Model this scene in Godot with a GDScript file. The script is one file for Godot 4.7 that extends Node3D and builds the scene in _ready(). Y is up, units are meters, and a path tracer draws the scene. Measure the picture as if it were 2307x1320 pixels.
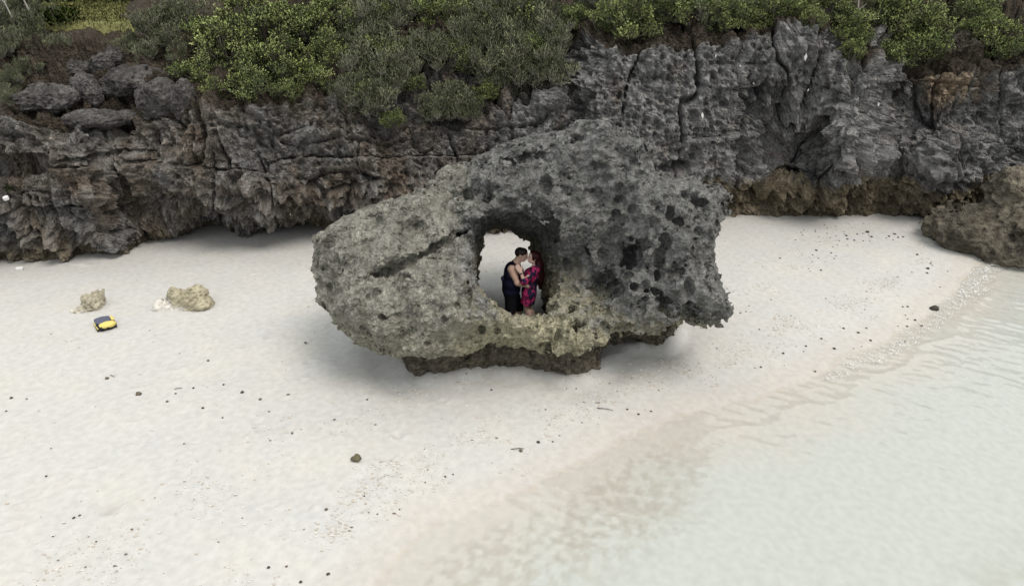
extends Node3D

# ---------------------------------------------------------------- camera model: a pixel of the photograph gives a direction
const FPX := 1710.0
const PCX := 1153.5
const PCY := 660.0
const CAM_H := 6.4
const PITCH := 25.0
var CS := cos(deg_to_rad(PITCH))
var SN := sin(deg_to_rad(PITCH))
var EYE := Vector3(0, CAM_H, 0)
var taken := {}

func dir_of(px: float, py: float) -> Vector3:
	var a := (px - PCX) / FPX
	var b := (PCY - py) / FPX
	return Vector3(a, b * CS - SN, -(b * SN + CS))
func at_height(px: float, py: float, y: float) -> Vector3:
	var d := dir_of(px, py)
	return EYE + d * ((y - CAM_H) / d.y)
func at_dist(px: float, py: float, dist: float) -> Vector3:
	var d := dir_of(px, py)
	return EYE + d * (dist / -d.z)
func on_sand(px: float, py: float) -> Vector3:
	var p := at_height(px, py, 0.05)
	for i in 4:
		p = at_height(px, py, sand_height(p.x, p.z))
	return p

# ---------------------------------------------------------------- naming
func numbered(called: String) -> String:
	if not taken.has(called):
		taken[called] = 0
		return called
	taken[called] += 1
	return "%s_%03d" % [called, taken[called]]
func tag(o: Node, label: String, category: String, group := "", kind := "") -> Node:
	o.set_meta("label", label)
	o.set_meta("category", category)
	if group != "": o.set_meta("group", group)
	if kind != "": o.set_meta("kind", kind)
	return o
func thing(called: String, at := Vector3.ZERO, turn := 0.0) -> Node3D:
	var o := Node3D.new()
	o.name = numbered(called)
	add_child(o)
	o.position = at
	o.rotation.y = turn
	return o
func put(called: String, mesh: Mesh, mat: Material, parent: Node = null) -> MeshInstance3D:
	var o := MeshInstance3D.new()
	o.mesh = mesh
	o.material_override = mat
	o.cast_shadow = GeometryInstance3D.SHADOW_CASTING_SETTING_ON
	if parent == null:
		o.name = numbered(called)
		add_child(o)
	else:
		o.name = called
		parent.add_child(o, true)
	return o

# ---------------------------------------------------------------- noise, textures, materials
func noise(kind: int, freq: float, seed_: int, oct := 1, warp := 0.0) -> FastNoiseLite:
	var n := FastNoiseLite.new()
	n.noise_type = kind
	n.frequency = freq
	n.seed = seed_
	n.fractal_type = FastNoiseLite.FRACTAL_NONE if oct == 1 else FastNoiseLite.FRACTAL_FBM
	n.fractal_octaves = oct
	n.cellular_return_type = FastNoiseLite.RETURN_DISTANCE
	n.cellular_distance_function = FastNoiseLite.DISTANCE_EUCLIDEAN
	if warp > 0.0:
		n.domain_warp_enabled = true
		n.domain_warp_amplitude = warp
		n.domain_warp_frequency = freq * 0.9
		n.domain_warp_fractal_type = FastNoiseLite.DOMAIN_WARP_FRACTAL_NONE
	return n
const SIMPLEX := FastNoiseLite.TYPE_SIMPLEX_SMOOTH
const CELLS := FastNoiseLite.TYPE_CELLULAR

func image_from(size: int, f: Callable) -> ImageTexture:
	var im := Image.create(size, size, true, Image.FORMAT_RGB8)
	for y in size:
		for x in size:
			var v: float = f.call(x, y)
			im.set_pixel(x, y, Color(v, v, v))
	im.generate_mipmaps()
	return ImageTexture.create_from_image(im)
func tile(n: FastNoiseLite, size: int) -> Image:
	return n.get_seamless_image(size, size, false, false, 0.15, true)
func textures() -> void:
	var a := tile(noise(CELLS, 1.0 / 26.0, 11, 1, 14.0), 512)
	var b := tile(noise(CELLS, 1.0 / 9.0, 12, 1, 5.0), 512)
	var c := tile(noise(SIMPLEX, 1.0 / 60.0, 13, 5), 512)
	var e := tile(noise(SIMPLEX, 1.0 / 3.0, 14, 3), 512)
	T.karst = image_from(512, func(x, y): return clampf(0.55 * a.get_pixel(x, y).r + 0.25 * b.get_pixel(x, y).r + 0.25 * c.get_pixel(x, y).r, 0.0, 1.0))
	T.karst_tone = image_from(512, func(x, y): return clampf(0.78 + 0.65 * (e.get_pixel(x, y).r - 0.5) + 0.45 * (c.get_pixel(x, y).r - 0.5) + 0.25 * (b.get_pixel(x, y).r - 0.5), 0.0, 1.0))
	T.grain = image_from(512, func(x, y): return clampf(0.5 + 0.8 * (e.get_pixel(x, y).r - 0.5) + 0.4 * (c.get_pixel(x, y).r - 0.5), 0.0, 1.0))
	T.sand_tone = image_from(512, func(x, y): return clampf(0.94 + 0.16 * (e.get_pixel(x, y).r - 0.5) + 0.08 * (c.get_pixel(x, y).r - 0.5), 0.0, 1.0))
var T := {}
var M := {}
func mat(rough := 0.9, color := Color(1, 1, 1), vertex := false) -> StandardMaterial3D:
	var m := StandardMaterial3D.new()
	m.albedo_color = color
	m.roughness = rough
	m.metallic_specular = 0.3
	m.vertex_color_use_as_albedo = vertex
	m.cull_mode = BaseMaterial3D.CULL_DISABLED
	return m
func rocky(tex: Texture2D, tone: Texture2D, per_metre: float, cm: float, rough := 0.95) -> StandardMaterial3D:
	var m := mat(rough, Color(1, 1, 1), true)
	m.uv1_triplanar = true
	m.uv1_world_triplanar = true
	m.uv1_scale = Vector3.ONE * per_metre
	m.albedo_texture = tone
	m.heightmap_enabled = true
	m.heightmap_texture = tex
	m.heightmap_scale = cm
	m.metallic_specular = 0.2
	return m
func lin(r: float, g: float, b: float) -> Color:
	return Color(r, g, b).linear_to_srgb()
func materials() -> void:
	M.karst = rocky(T.karst, T.karst_tone, 1.35, 9.0)
	M.cliff = rocky(T.karst, T.karst_tone, 0.9, 12.0)
	M.sand = rocky(T.grain, T.sand_tone, 0.7, 1.0)
	M.sand.heightmap_enabled = false
	M.stone = mat(0.85, Color(1, 1, 1), true)
	M.leaf = mat(0.55, Color(1, 1, 1), true)
	M.leaf.backlight = Color(0.35, 0.4, 0.2)
	M.twig = mat(0.9, Color(1, 1, 1), true)
	var w := StandardMaterial3D.new()
	w.albedo_color = Color(0.85, 0.87, 0.85, 0.08)
	w.transparency = BaseMaterial3D.TRANSPARENCY_ALPHA
	w.roughness = 0.04
	w.metallic_specular = 0.42
	w.cull_mode = BaseMaterial3D.CULL_DISABLED
	M.water = w

# ---------------------------------------------------------------- mesh helpers
func mesh_of(v: PackedVector3Array, idx: PackedInt32Array, col := PackedColorArray(), nrm := PackedVector3Array()) -> ArrayMesh:
	if nrm.is_empty():
		nrm = normals_of(v, idx)
	var a := []
	a.resize(Mesh.ARRAY_MAX)
	a[Mesh.ARRAY_VERTEX] = v
	a[Mesh.ARRAY_NORMAL] = nrm
	a[Mesh.ARRAY_INDEX] = idx
	if not col.is_empty(): a[Mesh.ARRAY_COLOR] = col
	var m := ArrayMesh.new()
	m.add_surface_from_arrays(Mesh.PRIMITIVE_TRIANGLES, a)
	return m
func faceted(a: Array) -> ArrayMesh:
	var v: PackedVector3Array = a[0]
	var b := []
	b.resize(Mesh.ARRAY_MAX)
	b[Mesh.ARRAY_VERTEX] = v
	b[Mesh.ARRAY_INDEX] = a[1]
	if not a[2].is_empty(): b[Mesh.ARRAY_COLOR] = a[2]
	var m := ArrayMesh.new()
	m.add_surface_from_arrays(Mesh.PRIMITIVE_TRIANGLES, b)
	return m
func normals_of(v: PackedVector3Array, idx: PackedInt32Array) -> PackedVector3Array:
	var n := PackedVector3Array()
	n.resize(v.size())
	var i := 0
	while i < idx.size():
		var a := idx[i]
		var b := idx[i + 1]
		var c := idx[i + 2]
		var f := (v[c] - v[a]).cross(v[b] - v[a])
		n[a] += f
		n[b] += f
		n[c] += f
		i += 3
	for k in n.size():
		n[k] = n[k].normalized()
	return n

# Surface nets over the fine cells of the coarse cells listed in act. val holds the field at fine points.
func extract(val: PackedFloat32Array, lo: Vector3, h: float, fx: int, fy: int, fz: int, act: PackedInt32Array, ccx: int, ccy: int, k: int) -> Array:
	var vid := PackedInt32Array()
	vid.resize(fx * fy * fz)
	vid.fill(-1)
	var v := PackedVector3Array()
	var cells := PackedInt32Array()
	var sy := fx
	var sz := fx * fy
	for ci in act:
		var bx := (ci % ccx) * k
		var by := ((ci / ccx) % ccy) * k
		var bz := (ci / (ccx * ccy)) * k
		for z in range(bz, bz + k):
			for y in range(by, by + k):
				var at := bx + y * sy + z * sz
				for x in range(bx, bx + k):
					var a := val[at]
					var b := val[at + 1]
					var c := val[at + sy]
					var d := val[at + sy + 1]
					var e := val[at + sz]
					var f := val[at + sz + 1]
					var g := val[at + sz + sy]
					var i := val[at + sz + sy + 1]
					var neg := int(a < 0) + int(b < 0) + int(c < 0) + int(d < 0) + int(e < 0) + int(f < 0) + int(g < 0) + int(i < 0)
					if neg > 0 and neg < 8:
						var s := Vector3.ZERO
						var n := 0
						if (a < 0) != (b < 0): s += Vector3(a / (a - b), 0, 0); n += 1
						if (c < 0) != (d < 0): s += Vector3(c / (c - d), 1, 0); n += 1
						if (e < 0) != (f < 0): s += Vector3(e / (e - f), 0, 1); n += 1
						if (g < 0) != (i < 0): s += Vector3(g / (g - i), 1, 1); n += 1
						if (a < 0) != (c < 0): s += Vector3(0, a / (a - c), 0); n += 1
						if (b < 0) != (d < 0): s += Vector3(1, b / (b - d), 0); n += 1
						if (e < 0) != (g < 0): s += Vector3(0, e / (e - g), 1); n += 1
						if (f < 0) != (i < 0): s += Vector3(1, f / (f - i), 1); n += 1
						if (a < 0) != (e < 0): s += Vector3(0, 0, a / (a - e)); n += 1
						if (b < 0) != (f < 0): s += Vector3(1, 0, b / (b - f)); n += 1
						if (c < 0) != (g < 0): s += Vector3(0, 1, c / (c - g)); n += 1
						if (d < 0) != (i < 0): s += Vector3(1, 1, d / (d - i)); n += 1
						vid[at] = v.size()
						cells.append(at)
						v.append(lo + (Vector3(x, y, z) + s / n) * h)
					at += 1
	var idx := PackedInt32Array()
	for at in cells:
		var a := val[at]
		var ina := a < 0
		if ina != (val[at + 1] < 0): quad(idx, vid, at, at - sy, at - sy - sz, at - sz, ina)
		if ina != (val[at + sy] < 0): quad(idx, vid, at, at - sz, at - sz - 1, at - 1, ina)
		if ina != (val[at + sz] < 0): quad(idx, vid, at, at - 1, at - 1 - sy, at - sy, ina)
	return [v, idx]
func quad(idx: PackedInt32Array, vid: PackedInt32Array, a: int, b: int, c: int, d: int, flip: bool) -> void:
	if b < 0 or c < 0 or d < 0: return
	var p := vid[a]
	var q := vid[b]
	var r := vid[c]
	var s := vid[d]
	if q < 0 or r < 0 or s < 0: return
	if flip:
		idx.append_array(PackedInt32Array([p, r, q, p, s, r]))
	else:
		idx.append_array(PackedInt32Array([p, q, r, p, r, s]))

# A smooth field is sampled on a coarse lattice; near its surface the fine field adds detail. The lattice is filled in slabs, several at a time.
func slab(base: Callable, detail: Callable, lo: Vector3, h: float, k: int, amp: float, cx: int, cy: int, z0: int, z1: int) -> Array:
	var H := h * k
	var px := cx + 1
	var py := cy + 1
	var co := PackedFloat32Array()
	co.resize(px * py * (z1 - z0 + 1))
	var at := 0
	for z in range(z0, z1 + 1):
		for y in py:
			for x in px:
				co[at] = base.call(lo + Vector3(x, y, z) * H)
				at += 1
	var fx := cx * k + 1
	var fy := cy * k + 1
	var val := PackedFloat32Array()
	val.resize(fx * fy * ((z1 - z0) * k + 1))
	val.fill(9e9)
	var act := PackedInt32Array()
	for z in z1 - z0:
		for y in cy:
			for x in cx:
				var o := x + y * px + z * px * py
				var c0 := co[o]
				var c1 := co[o + 1]
				var c2 := co[o + px]
				var c3 := co[o + px + 1]
				var q := o + px * py
				var c4 := co[q]
				var c5 := co[q + 1]
				var c6 := co[q + px]
				var c7 := co[q + px + 1]
				var least := minf(minf(minf(c0, c1), minf(c2, c3)), minf(minf(c4, c5), minf(c6, c7)))
				var most := maxf(maxf(maxf(c0, c1), maxf(c2, c3)), maxf(maxf(c4, c5), maxf(c6, c7)))
				if least > amp or most < -amp: continue
				act.append(x + y * cx + (z + z0) * cx * cy)
				for k3 in k + 1:
					var tz := float(k3) / k
					var a0 := lerpf(c0, c4, tz)
					var a1 := lerpf(c1, c5, tz)
					var a2 := lerpf(c2, c6, tz)
					var a3 := lerpf(c3, c7, tz)
					for k2 in k + 1:
						var ty := float(k2) / k
						var b0 := lerpf(a0, a2, ty)
						var b1 := lerpf(a1, a3, ty)
						var w := x * k + (y * k + k2) * fx + (z * k + k3) * fx * fy
						for k1 in k + 1:
							if val[w + k1] > 8e9:
								var d := lerpf(b0, b1, float(k1) / k)
								if absf(d) < amp:
									d = detail.call(lo + Vector3(x * k + k1, y * k + k2, (z + z0) * k + k3) * h, d)
								val[w + k1] = d
	return [val, act]
func net(base: Callable, detail: Callable, lo: Vector3, hi: Vector3, h: float, k: int, amp: float, parts := 1) -> Array:
	var H := h * k
	var cx := int(ceil((hi.x - lo.x) / H))
	var cy := int(ceil((hi.y - lo.y) / H))
	var cz := int(ceil((hi.z - lo.z) / H))
	var fx := cx * k + 1
	var fy := cy * k + 1
	var fz := cz * k + 1
	var done := []
	if parts == 1:
		done.append(slab(base, detail, lo, h, k, amp, cx, cy, 0, cz))
	else:
		var ths := []
		for i in parts:
			var th := Thread.new()
			th.start(slab.bind(base, detail, lo, h, k, amp, cx, cy, cz * i / parts, cz * (i + 1) / parts))
			ths.append(th)
		for th in ths: done.append(th.wait_to_finish())
	var val: PackedFloat32Array = done[0][0]
	var act: PackedInt32Array = done[0][1]
	var plane := fx * fy
	for i in range(1, done.size()):
		var more: PackedFloat32Array = done[i][0]
		var from := val.size() - plane
		for j in plane:
			if more[j] > 8e9: more[j] = val[from + j]
		val.resize(from)
		val.append_array(more)
		act.append_array(done[i][1])
	return extract(val, lo, h, fx, fy, fz, act, cx, cy, k)

# 2-D signed distance to a polygon, kept on a lattice
class Flat:
	var lo: Vector2
	var h: float
	var w: int
	var t: int
	var d: PackedFloat32Array
	func at(x: float, y: float) -> float:
		var u := clampf((x - lo.x) / h, 0.0, w - 1.01)
		var v := clampf((y - lo.y) / h, 0.0, t - 1.01)
		var i := int(u)
		var j := int(v)
		var o := i + j * w
		return lerpf(lerpf(d[o], d[o + 1], u - i), lerpf(d[o + w], d[o + w + 1], u - i), v - j)
func poly_dist(p: Vector2, a: PackedVector2Array) -> float:
	var best := 1e9
	var inside := false
	var j := a.size() - 1
	for i in a.size():
		var e := a[j] - a[i]
		var w := p - a[i]
		var b := w - e * clampf(w.dot(e) / e.length_squared(), 0.0, 1.0)
		best = minf(best, b.length_squared())
		if (a[i].y > p.y) != (a[j].y > p.y) and p.x < e.x * (p.y - a[i].y) / e.y + a[i].x:
			inside = not inside
		j = i
	return -sqrt(best) if inside else sqrt(best)
func flat(a: PackedVector2Array, pad: float, h: float) -> Flat:
	var lo := a[0]
	var hi := a[0]
	for p in a:
		lo = lo.min(p)
		hi = hi.max(p)
	var f := Flat.new()
	f.lo = lo - Vector2.ONE * pad
	f.h = h
	f.w = int((hi.x - lo.x + 2 * pad) / h) + 2
	f.t = int((hi.y - lo.y + 2 * pad) / h) + 2
	f.d.resize(f.w * f.t)
	for j in f.t:
		for i in f.w:
			f.d[i + j * f.w] = poly_dist(f.lo + Vector2(i, j) * h, a)
	return f
func smin(a: float, b: float, k: float) -> float:
	var x := maxf(k - absf(a - b), 0.0) / k
	return minf(a, b) - x * x * k * 0.25
func ellipsoid(p: Vector3, c: Vector3, r: Vector3) -> float:
	var q := (p - c) / r
	var l := q.length()
	if l < 1e-4: return -minf(r.x, minf(r.y, r.z))
	return (l - 1.0) * l / (q / r).length()

# ---------------------------------------------------------------- the sea's edge and the beach
var SHORE_PX := [[430, 1800], [640, 1530], [846, 1320], [900, 1268], [985, 1185], [1060, 1158], [1140, 1130], [1260, 1075], [1330, 1032], [1420, 985], [1500, 955], [1600, 925], [1700, 905], [1800, 872], [1900, 812], [2000, 772], [2100, 706], [2150, 662], [2185, 625], [2205, 592], [2260, 566], [2400, 540], [2900, 500]]
var shore: Flat
var sand_low: FastNoiseLite
var sand_mid: FastNoiseLite
var sand_fine: FastNoiseLite
var prints := {}

func make_shore() -> void:
	var a := PackedVector2Array()
	for s in SHORE_PX:
		var p := at_height(s[0], s[1], 0.0)
		a.append(Vector2(p.x, p.z))
	# close the polygon round the sea side, far out
	a.append(Vector2(60, a[a.size() - 1].y))
	a.append(Vector2(60, 60))
	a.append(Vector2(-30, 60))
	a.append(Vector2(-12, 12))
	var f := Flat.new()
	f.h = 0.2
	f.lo = Vector2(-16, -24)
	f.w = 190
	f.t = 160
	f.d.resize(f.w * f.t)
	for j in f.t:
		for i in f.w:
			f.d[i + j * f.w] = poly_dist(f.lo + Vector2(i, j) * f.h, a)
	shore = f
	sand_low = noise(SIMPLEX, 0.45, 31, 2)
	sand_mid = noise(SIMPLEX, 2.4, 32, 3)
	sand_fine = noise(SIMPLEX, 9.0, 33, 2)
	# footprints and scuffs: [px, py, length m, turn]
	var rng := RandomNumberGenerator.new()
	rng.seed = 77
	var list := [[300, 1013, 0.30, 0.2], [165, 1052, 0.24, 0.1], [30, 1030, 0.30, 0.6], [245, 1157, 0.34, 0.4], [25, 1195, 0.30, 0.3], [395, 830, 0.28, -0.3], [555, 785, 0.26, 0.9], [610, 762, 0.30, 0.2], [510, 795, 0.22, 0.0], [300, 765, 0.26, 0.3], [310, 742, 0.24, -0.2], [365, 730, 0.20, 0.2], [100, 862, 0.22, 0.2], [700, 775, 0.22, 0.5], [640, 735, 0.24, 0.3], [545, 985, 0.2, 0.2], [590, 985, 0.22, 0.3], [650, 975, 0.26, 0.5], [180, 602, 0.30, 0.1], [570, 622, 0.24, 0.6], [700, 820, 0.26, 0.1], [450, 1000, 0.2, 0.4], [280, 930, 0.2, 0.2], [140, 1190, 0.22, 0.3], [60, 970, 0.2, 0.4], [470, 870, 0.22, 0.8], [1000, 905, 0.22, 0.1], [820, 900, 0.24, 0.5], [640, 905, 0.2, 0.5], [760, 960, 0.2, 0.2]]
	for i in 60:
		list.append([rng.randf_range(-60, 900), rng.randf_range(640, 1150), rng.randf_range(0.14, 0.26), rng.randf_range(-0.6, 1.0)])
	for l in list:
		var p := at_height(l[0], l[1], 0.1)
		var key := Vector2i(int(floor(p.x)), int(floor(p.z)))
		for dx in [-1, 0, 1]:
			for dz in [-1, 0, 1]:
				var kk: Vector2i = key + Vector2i(dx, dz)
				if not prints.has(kk): prints[kk] = []
				prints[kk].append([p.x, p.z, l[2] * 0.5, l[3], rng.randf_range(0.5, 1.0) * (0.040 if l[2] > 0.24 else 0.026)])
func sand_height(x: float, z: float) -> float:
	var s := shore.at(x, z)
	s += 0.10 * sand_mid.get_noise_2d(x * 0.5, z * 0.5)
	var y := 0.0
	if s > 0.0:
		y = 0.13 * (1.0 - exp(-s / 0.9)) + 0.035 * minf(s, 1.5) / 1.5 * sand_low.get_noise_2d(x, z)
	else:
		y = 0.145 * s * (1.0 if s > -1.0 else 1.0) if s > -0.6 else -0.087 + 0.07 * (s + 0.6)
		y = maxf(y, -0.75) + 0.02 * sand_low.get_noise_2d(x * 2.0, z * 2.0) * minf(-s, 1.0)
	y += 0.003 * sand_mid.get_noise_2d(x, z)
	if foot != null and x > -3.5 and x < 4.0 and z < -9.0 and z > -14.0:
		var f := foot.at(x, z)
		var g := 1.0 + 0.9 * sand_mid.get_noise_2d(x * 0.7, z * 0.7)
		y += (0.055 * exp(-f * f * 30.0) - 0.03 * exp(-(f - 0.35) * (f - 0.35) * 18.0)) * g
	return y
func sand_detail(x: float, z: float) -> float:
	var y := 0.0025 * sand_fine.get_noise_2d(x, z)
	var key := Vector2i(int(floor(x)), int(floor(z)))
	if prints.has(key):
		for f in prints[key]:
			var dx: float = x - f[0]
			var dz: float = z - f[1]
			var c := cos(f[3])
			var s := sin(f[3])
			var a: float = (dx * c - dz * s) / f[2]
			var b: float = (dx * s + dz * c) / (f[2] * 0.45)
			var r := a * a + b * b + 0.5 * sand_fine.get_noise_2d(x * 0.8, z * 0.8)
			if r < 3.0:
				y += f[4] * (0.9 * exp(-pow(sqrt(maxf(r, 0.0)) - 1.15, 2.0) * 9.0) - 1.3 * exp(-r * r * 2.0))
	return y
func stretch(a: float, b: float, fine: float, out: float, far: float) -> PackedFloat32Array:
	var l := PackedFloat32Array()
	var s := fine
	var x := a
	while x > far * -1.0 and x > -out:
		s *= 1.35
		x -= s
		l.append(x)
	l.reverse()
	x = a
	while x < b:
		l.append(x)
		x += fine
	s = fine
	while x < out:
		l.append(x)
		s *= 1.35
		x += s
	l.append(out)
	return l
func build_sand() -> Array:
	var xs := stretch(-9.0, 13.0, 0.045, 60.0, 60.0)
	var zs := stretch(-18.6, -5.0, 0.045, 60.0, 60.0)
	var v := PackedVector3Array()
	var col := PackedColorArray()
	var patch := noise(SIMPLEX, 0.7, 41, 4)
	var speck := noise(SIMPLEX, 5.0, 42, 3)
	var weed := noise(SIMPLEX, 1.1, 43, 4, 0.6)
	for z in zs:
		for x in xs:
			var s := shore.at(x, z) + 0.10 * sand_mid.get_noise_2d(x * 0.5, z * 0.5)
			v.append(Vector3(x, sand_height(x, z) + (sand_detail(x, z) if s > 0.3 else 0.004 * sand_fine.get_noise_2d(x, z)), z))
			var p := patch.get_noise_2d(x, z)
			var q := speck.get_noise_2d(x, z)
			var c := Vector3(0.495, 0.484, 0.462) + Vector3(0.022, 0.012, -0.004) * p + Vector3(0.02, 0.02, 0.02) * q
			# wet sand left by the swash: an outline of its own just above the water
			var edge := s + 0.12 * p
			var wet := 1.0 - smoothstep(0.0, 0.10, edge)
			var damp := 1.0 - smoothstep(0.25, 0.75, edge)
			c = c.lerp(Vector3(0.465, 0.430, 0.392), damp * 0.55)
			c = c.lerp(Vector3(0.43, 0.398, 0.352), wet * 0.8)
			if s < 0.0:
				# seabed: pale sand, rubble mottling near the edge, weed farther out
				var deep := smoothstep(-0.2, -1.6, s + 0.5 * p)
				c = c.lerp(Vector3(0.404, 0.418, 0.390), deep)
				var rub := smoothstep(-0.15, -0.5, s) * (1.0 - smoothstep(-1.1, -1.9, s)) * (1.0 - smoothstep(1.6, 3.2, x))
				c = c.lerp(Vector3(0.29, 0.262, 0.21), rub * clampf(0.26 + 1.2 * q + 0.5 * p, 0.0, 0.55))
				var far := smoothstep(-3.0, -4.6, s)
				var wd := clampf(weed.get_noise_2d(x * 0.9 + z * 0.5, z * 1.7 - x * 0.6) * 2.2 + 0.25 + 0.5 * q, 0.0, 1.0)
				c = c.lerp(Vector3(0.27, 0.255, 0.185), far * wd * 0.65)
			col.append(Color(c.x, c.y, c.z))
	return grid_mesh(v, col, xs.size(), zs.size())
func grid_mesh(v: PackedVector3Array, col: PackedColorArray, nx: int, nz: int, keep = null) -> Array:
	var idx := PackedInt32Array()
	for j in nz - 1:
		for i in nx - 1:
			var a := i + j * nx
			if keep != null and not keep.call(v[a]): continue
			idx.append_array(PackedInt32Array([a, a + 1, a + nx, a + 1, a + nx + 1, a + nx]))
	return [v, idx, col, normals_of(v, idx)]
func build_water() -> Array:
	var xs := stretch(-3.5, 13.0, 0.045, 60.0, 12.0)
	var zs := stretch(-17.0, -5.0, 0.045, 60.0, 19.0)
	var a := noise(SIMPLEX, 1.0, 51, 3)
	var b := noise(SIMPLEX, 1.0, 52, 2)
	var ridge := noise(SIMPLEX, 0.35, 53, 2)
	var v := PackedVector3Array()
	for z in zs:
		for x in xs:
			# short wavelets running ashore from the right, and the low bores that lap the sand
			var s := shore.at(x, z) + 0.10 * sand_mid.get_noise_2d(x * 0.5, z * 0.5)
			var u := x * 0.83 + z * 0.55
			var w := -x * 0.55 + z * 0.83
			var calm := smoothstep(0.1, -1.2, s)
			var y := 0.012 * a.get_noise_2d(u * 1.3, w * 5.0) + 0.007 * b.get_noise_2d(u * 2.6 + 5.0, w * 9.0) * (0.25 + 0.75 * calm)
			y += 0.010 * calm * ridge.get_noise_2d(u, w * 3.0)
			var bore := 0.0
			if x > 1.0:
				var k := (s + 0.55 + 0.25 * ridge.get_noise_2d(x * 1.5, z * 1.5)) / 0.10
				bore = exp(-k * k) * 0.022 * smoothstep(1.5, 3.5, x)
			v.append(Vector3(x, y + bore, z))
	return grid_mesh(v, PackedColorArray(), xs.size(), zs.size(), func(p): return shore.at(p.x, p.z) < 0.5)

# ---------------------------------------------------------------- the rock with the window
const RD := 11.9
var OUTLINE := [[703, 530], [712, 560], [705, 600], [718, 640], [722, 675], [745, 690], [755, 715], [790, 740], [815, 765], [850, 780], [885, 790], [920, 797], [985, 790], [1040, 792], [1075, 780], [1110, 768], [1160, 772], [1215, 785], [1260, 795], [1310, 790], [1340, 775], [1380, 755], [1420, 745], [1460, 745], [1500, 735], [1530, 722], [1560, 725], [1600, 724], [1622, 718], [1628, 690], [1620, 660], [1604, 635], [1603, 600], [1600, 570], [1610, 530], [1620, 500], [1640, 460], [1643, 430], [1620, 420], [1590, 415], [1560, 400], [1530, 405], [1500, 405], [1470, 400], [1463, 370], [1478, 350], [1465, 325], [1440, 315], [1420, 300], [1380, 290], [1345, 275], [1310, 275], [1290, 290], [1260, 290], [1200, 305], [1165, 315], [1130, 330], [1100, 345], [1080, 345], [1040, 375], [1000, 400], [960, 415], [920, 425], [900, 445], [860, 455], [820, 465], [790, 478], [760, 490], [730, 510], [712, 525]]
var HOLE := [[1060, 520], [1075, 500], [1110, 478], [1150, 468], [1190, 474], [1215, 495], [1232, 550], [1240, 620], [1238, 680], [1230, 718], [1220, 748], [1211, 722], [1180, 718], [1150, 718], [1118, 700], [1093, 672], [1074, 648], [1060, 615], [1068, 560]]
var FOOT := [[905, 815], [925, 851], [980, 849], [1040, 840], [1130, 832], [1230, 838], [1270, 852], [1325, 845], [1370, 806], [1410, 786], [1490, 780], [1522, 745]]
var CRACK := [[1050, 524, 0.02], [1030, 532, 0.045], [1018, 550, 0.06], [985, 561, 0.07], [972, 576, 0.05], [948, 584, 0.05], [930, 602, 0.08], [895, 612, 0.085], [850, 628, 0.02]]
var PITS := [[1370, 645, 40, 36, 0.42], [1425, 578, 24, 40, 0.40], [1448, 556, 18, 24, 0.3], [1465, 657, 13, 13, 0.3], [1497, 690, 17, 30, 0.35], [1553, 708, 26, 22, 0.3], [1310, 738, 18, 14, 0.32], [1490, 588, 15, 30, 0.25], [1530, 610, 26, 22, 0.22], [1160, 360, 24, 16, 0.22], [1050, 374, 11, 10, 0.2], [1055, 438, 26, 22, 0.26], [1020, 440, 16, 22, 0.2], [1330, 676, 15, 17, 0.2], [1287, 690, 14, 18, 0.2], [1350, 690, 20, 16, 0.2], [1085, 740, 9, 15, 0.18], [1062, 648, 14, 16, 0.2], [960, 775, 10, 8, 0.14], [860, 716, 10, 8, 0.14], [1430, 645, 9, 9, 0.16], [1415, 620, 12, 10, 0.14], [1290, 655, 16, 24, 0.18], [1250, 660, 12, 20, 0.18], [1500, 545, 14, 20, 0.18], [1560, 560, 16, 14, 0.16], [1555, 650, 14, 22, 0.18], [1530, 500, 14, 12, 0.16], [1390, 480, 10, 9, 0.14], [1425, 470, 12, 10, 0.14], [1510, 480, 10, 16, 0.18], [1575, 520, 12, 10, 0.14], [1215, 350, 12, 9, 0.14], [1100, 450, 18, 14, 0.2], [1220, 480, 22, 30, 0.2], [1240, 540, 20, 30, 0.2], [1230, 420, 14, 24, 0.16], [1340, 370, 12, 8, 0.12], [1300, 310, 14, 6, 0.12], [1400, 376, 10, 8, 0.12], [1580, 455, 18, 10, 0.16], [1545, 440, 12, 10, 0.14], [1480, 620, 8, 12, 0.14], [1330, 560, 9, 14, 0.12], [1280, 590, 10, 18, 0.14], [740, 650, 10, 12, 0.14], [1030, 690, 9, 8, 0.12], [1000, 720, 8, 8, 0.1], [1120, 745, 8, 7, 0.1]]
var outline: Flat
var hole: Flat
var foot: Flat
var crack := []
var pit_cells := {}
var big_pits := []
var r_low: FastNoiseLite
var r_mid: FastNoiseLite
var r_cell: FastNoiseLite
var r_small: FastNoiseLite
var r_mask: FastNoiseLite
var r_tiny: FastNoiseLite
var r_big: FastNoiseLite

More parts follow.
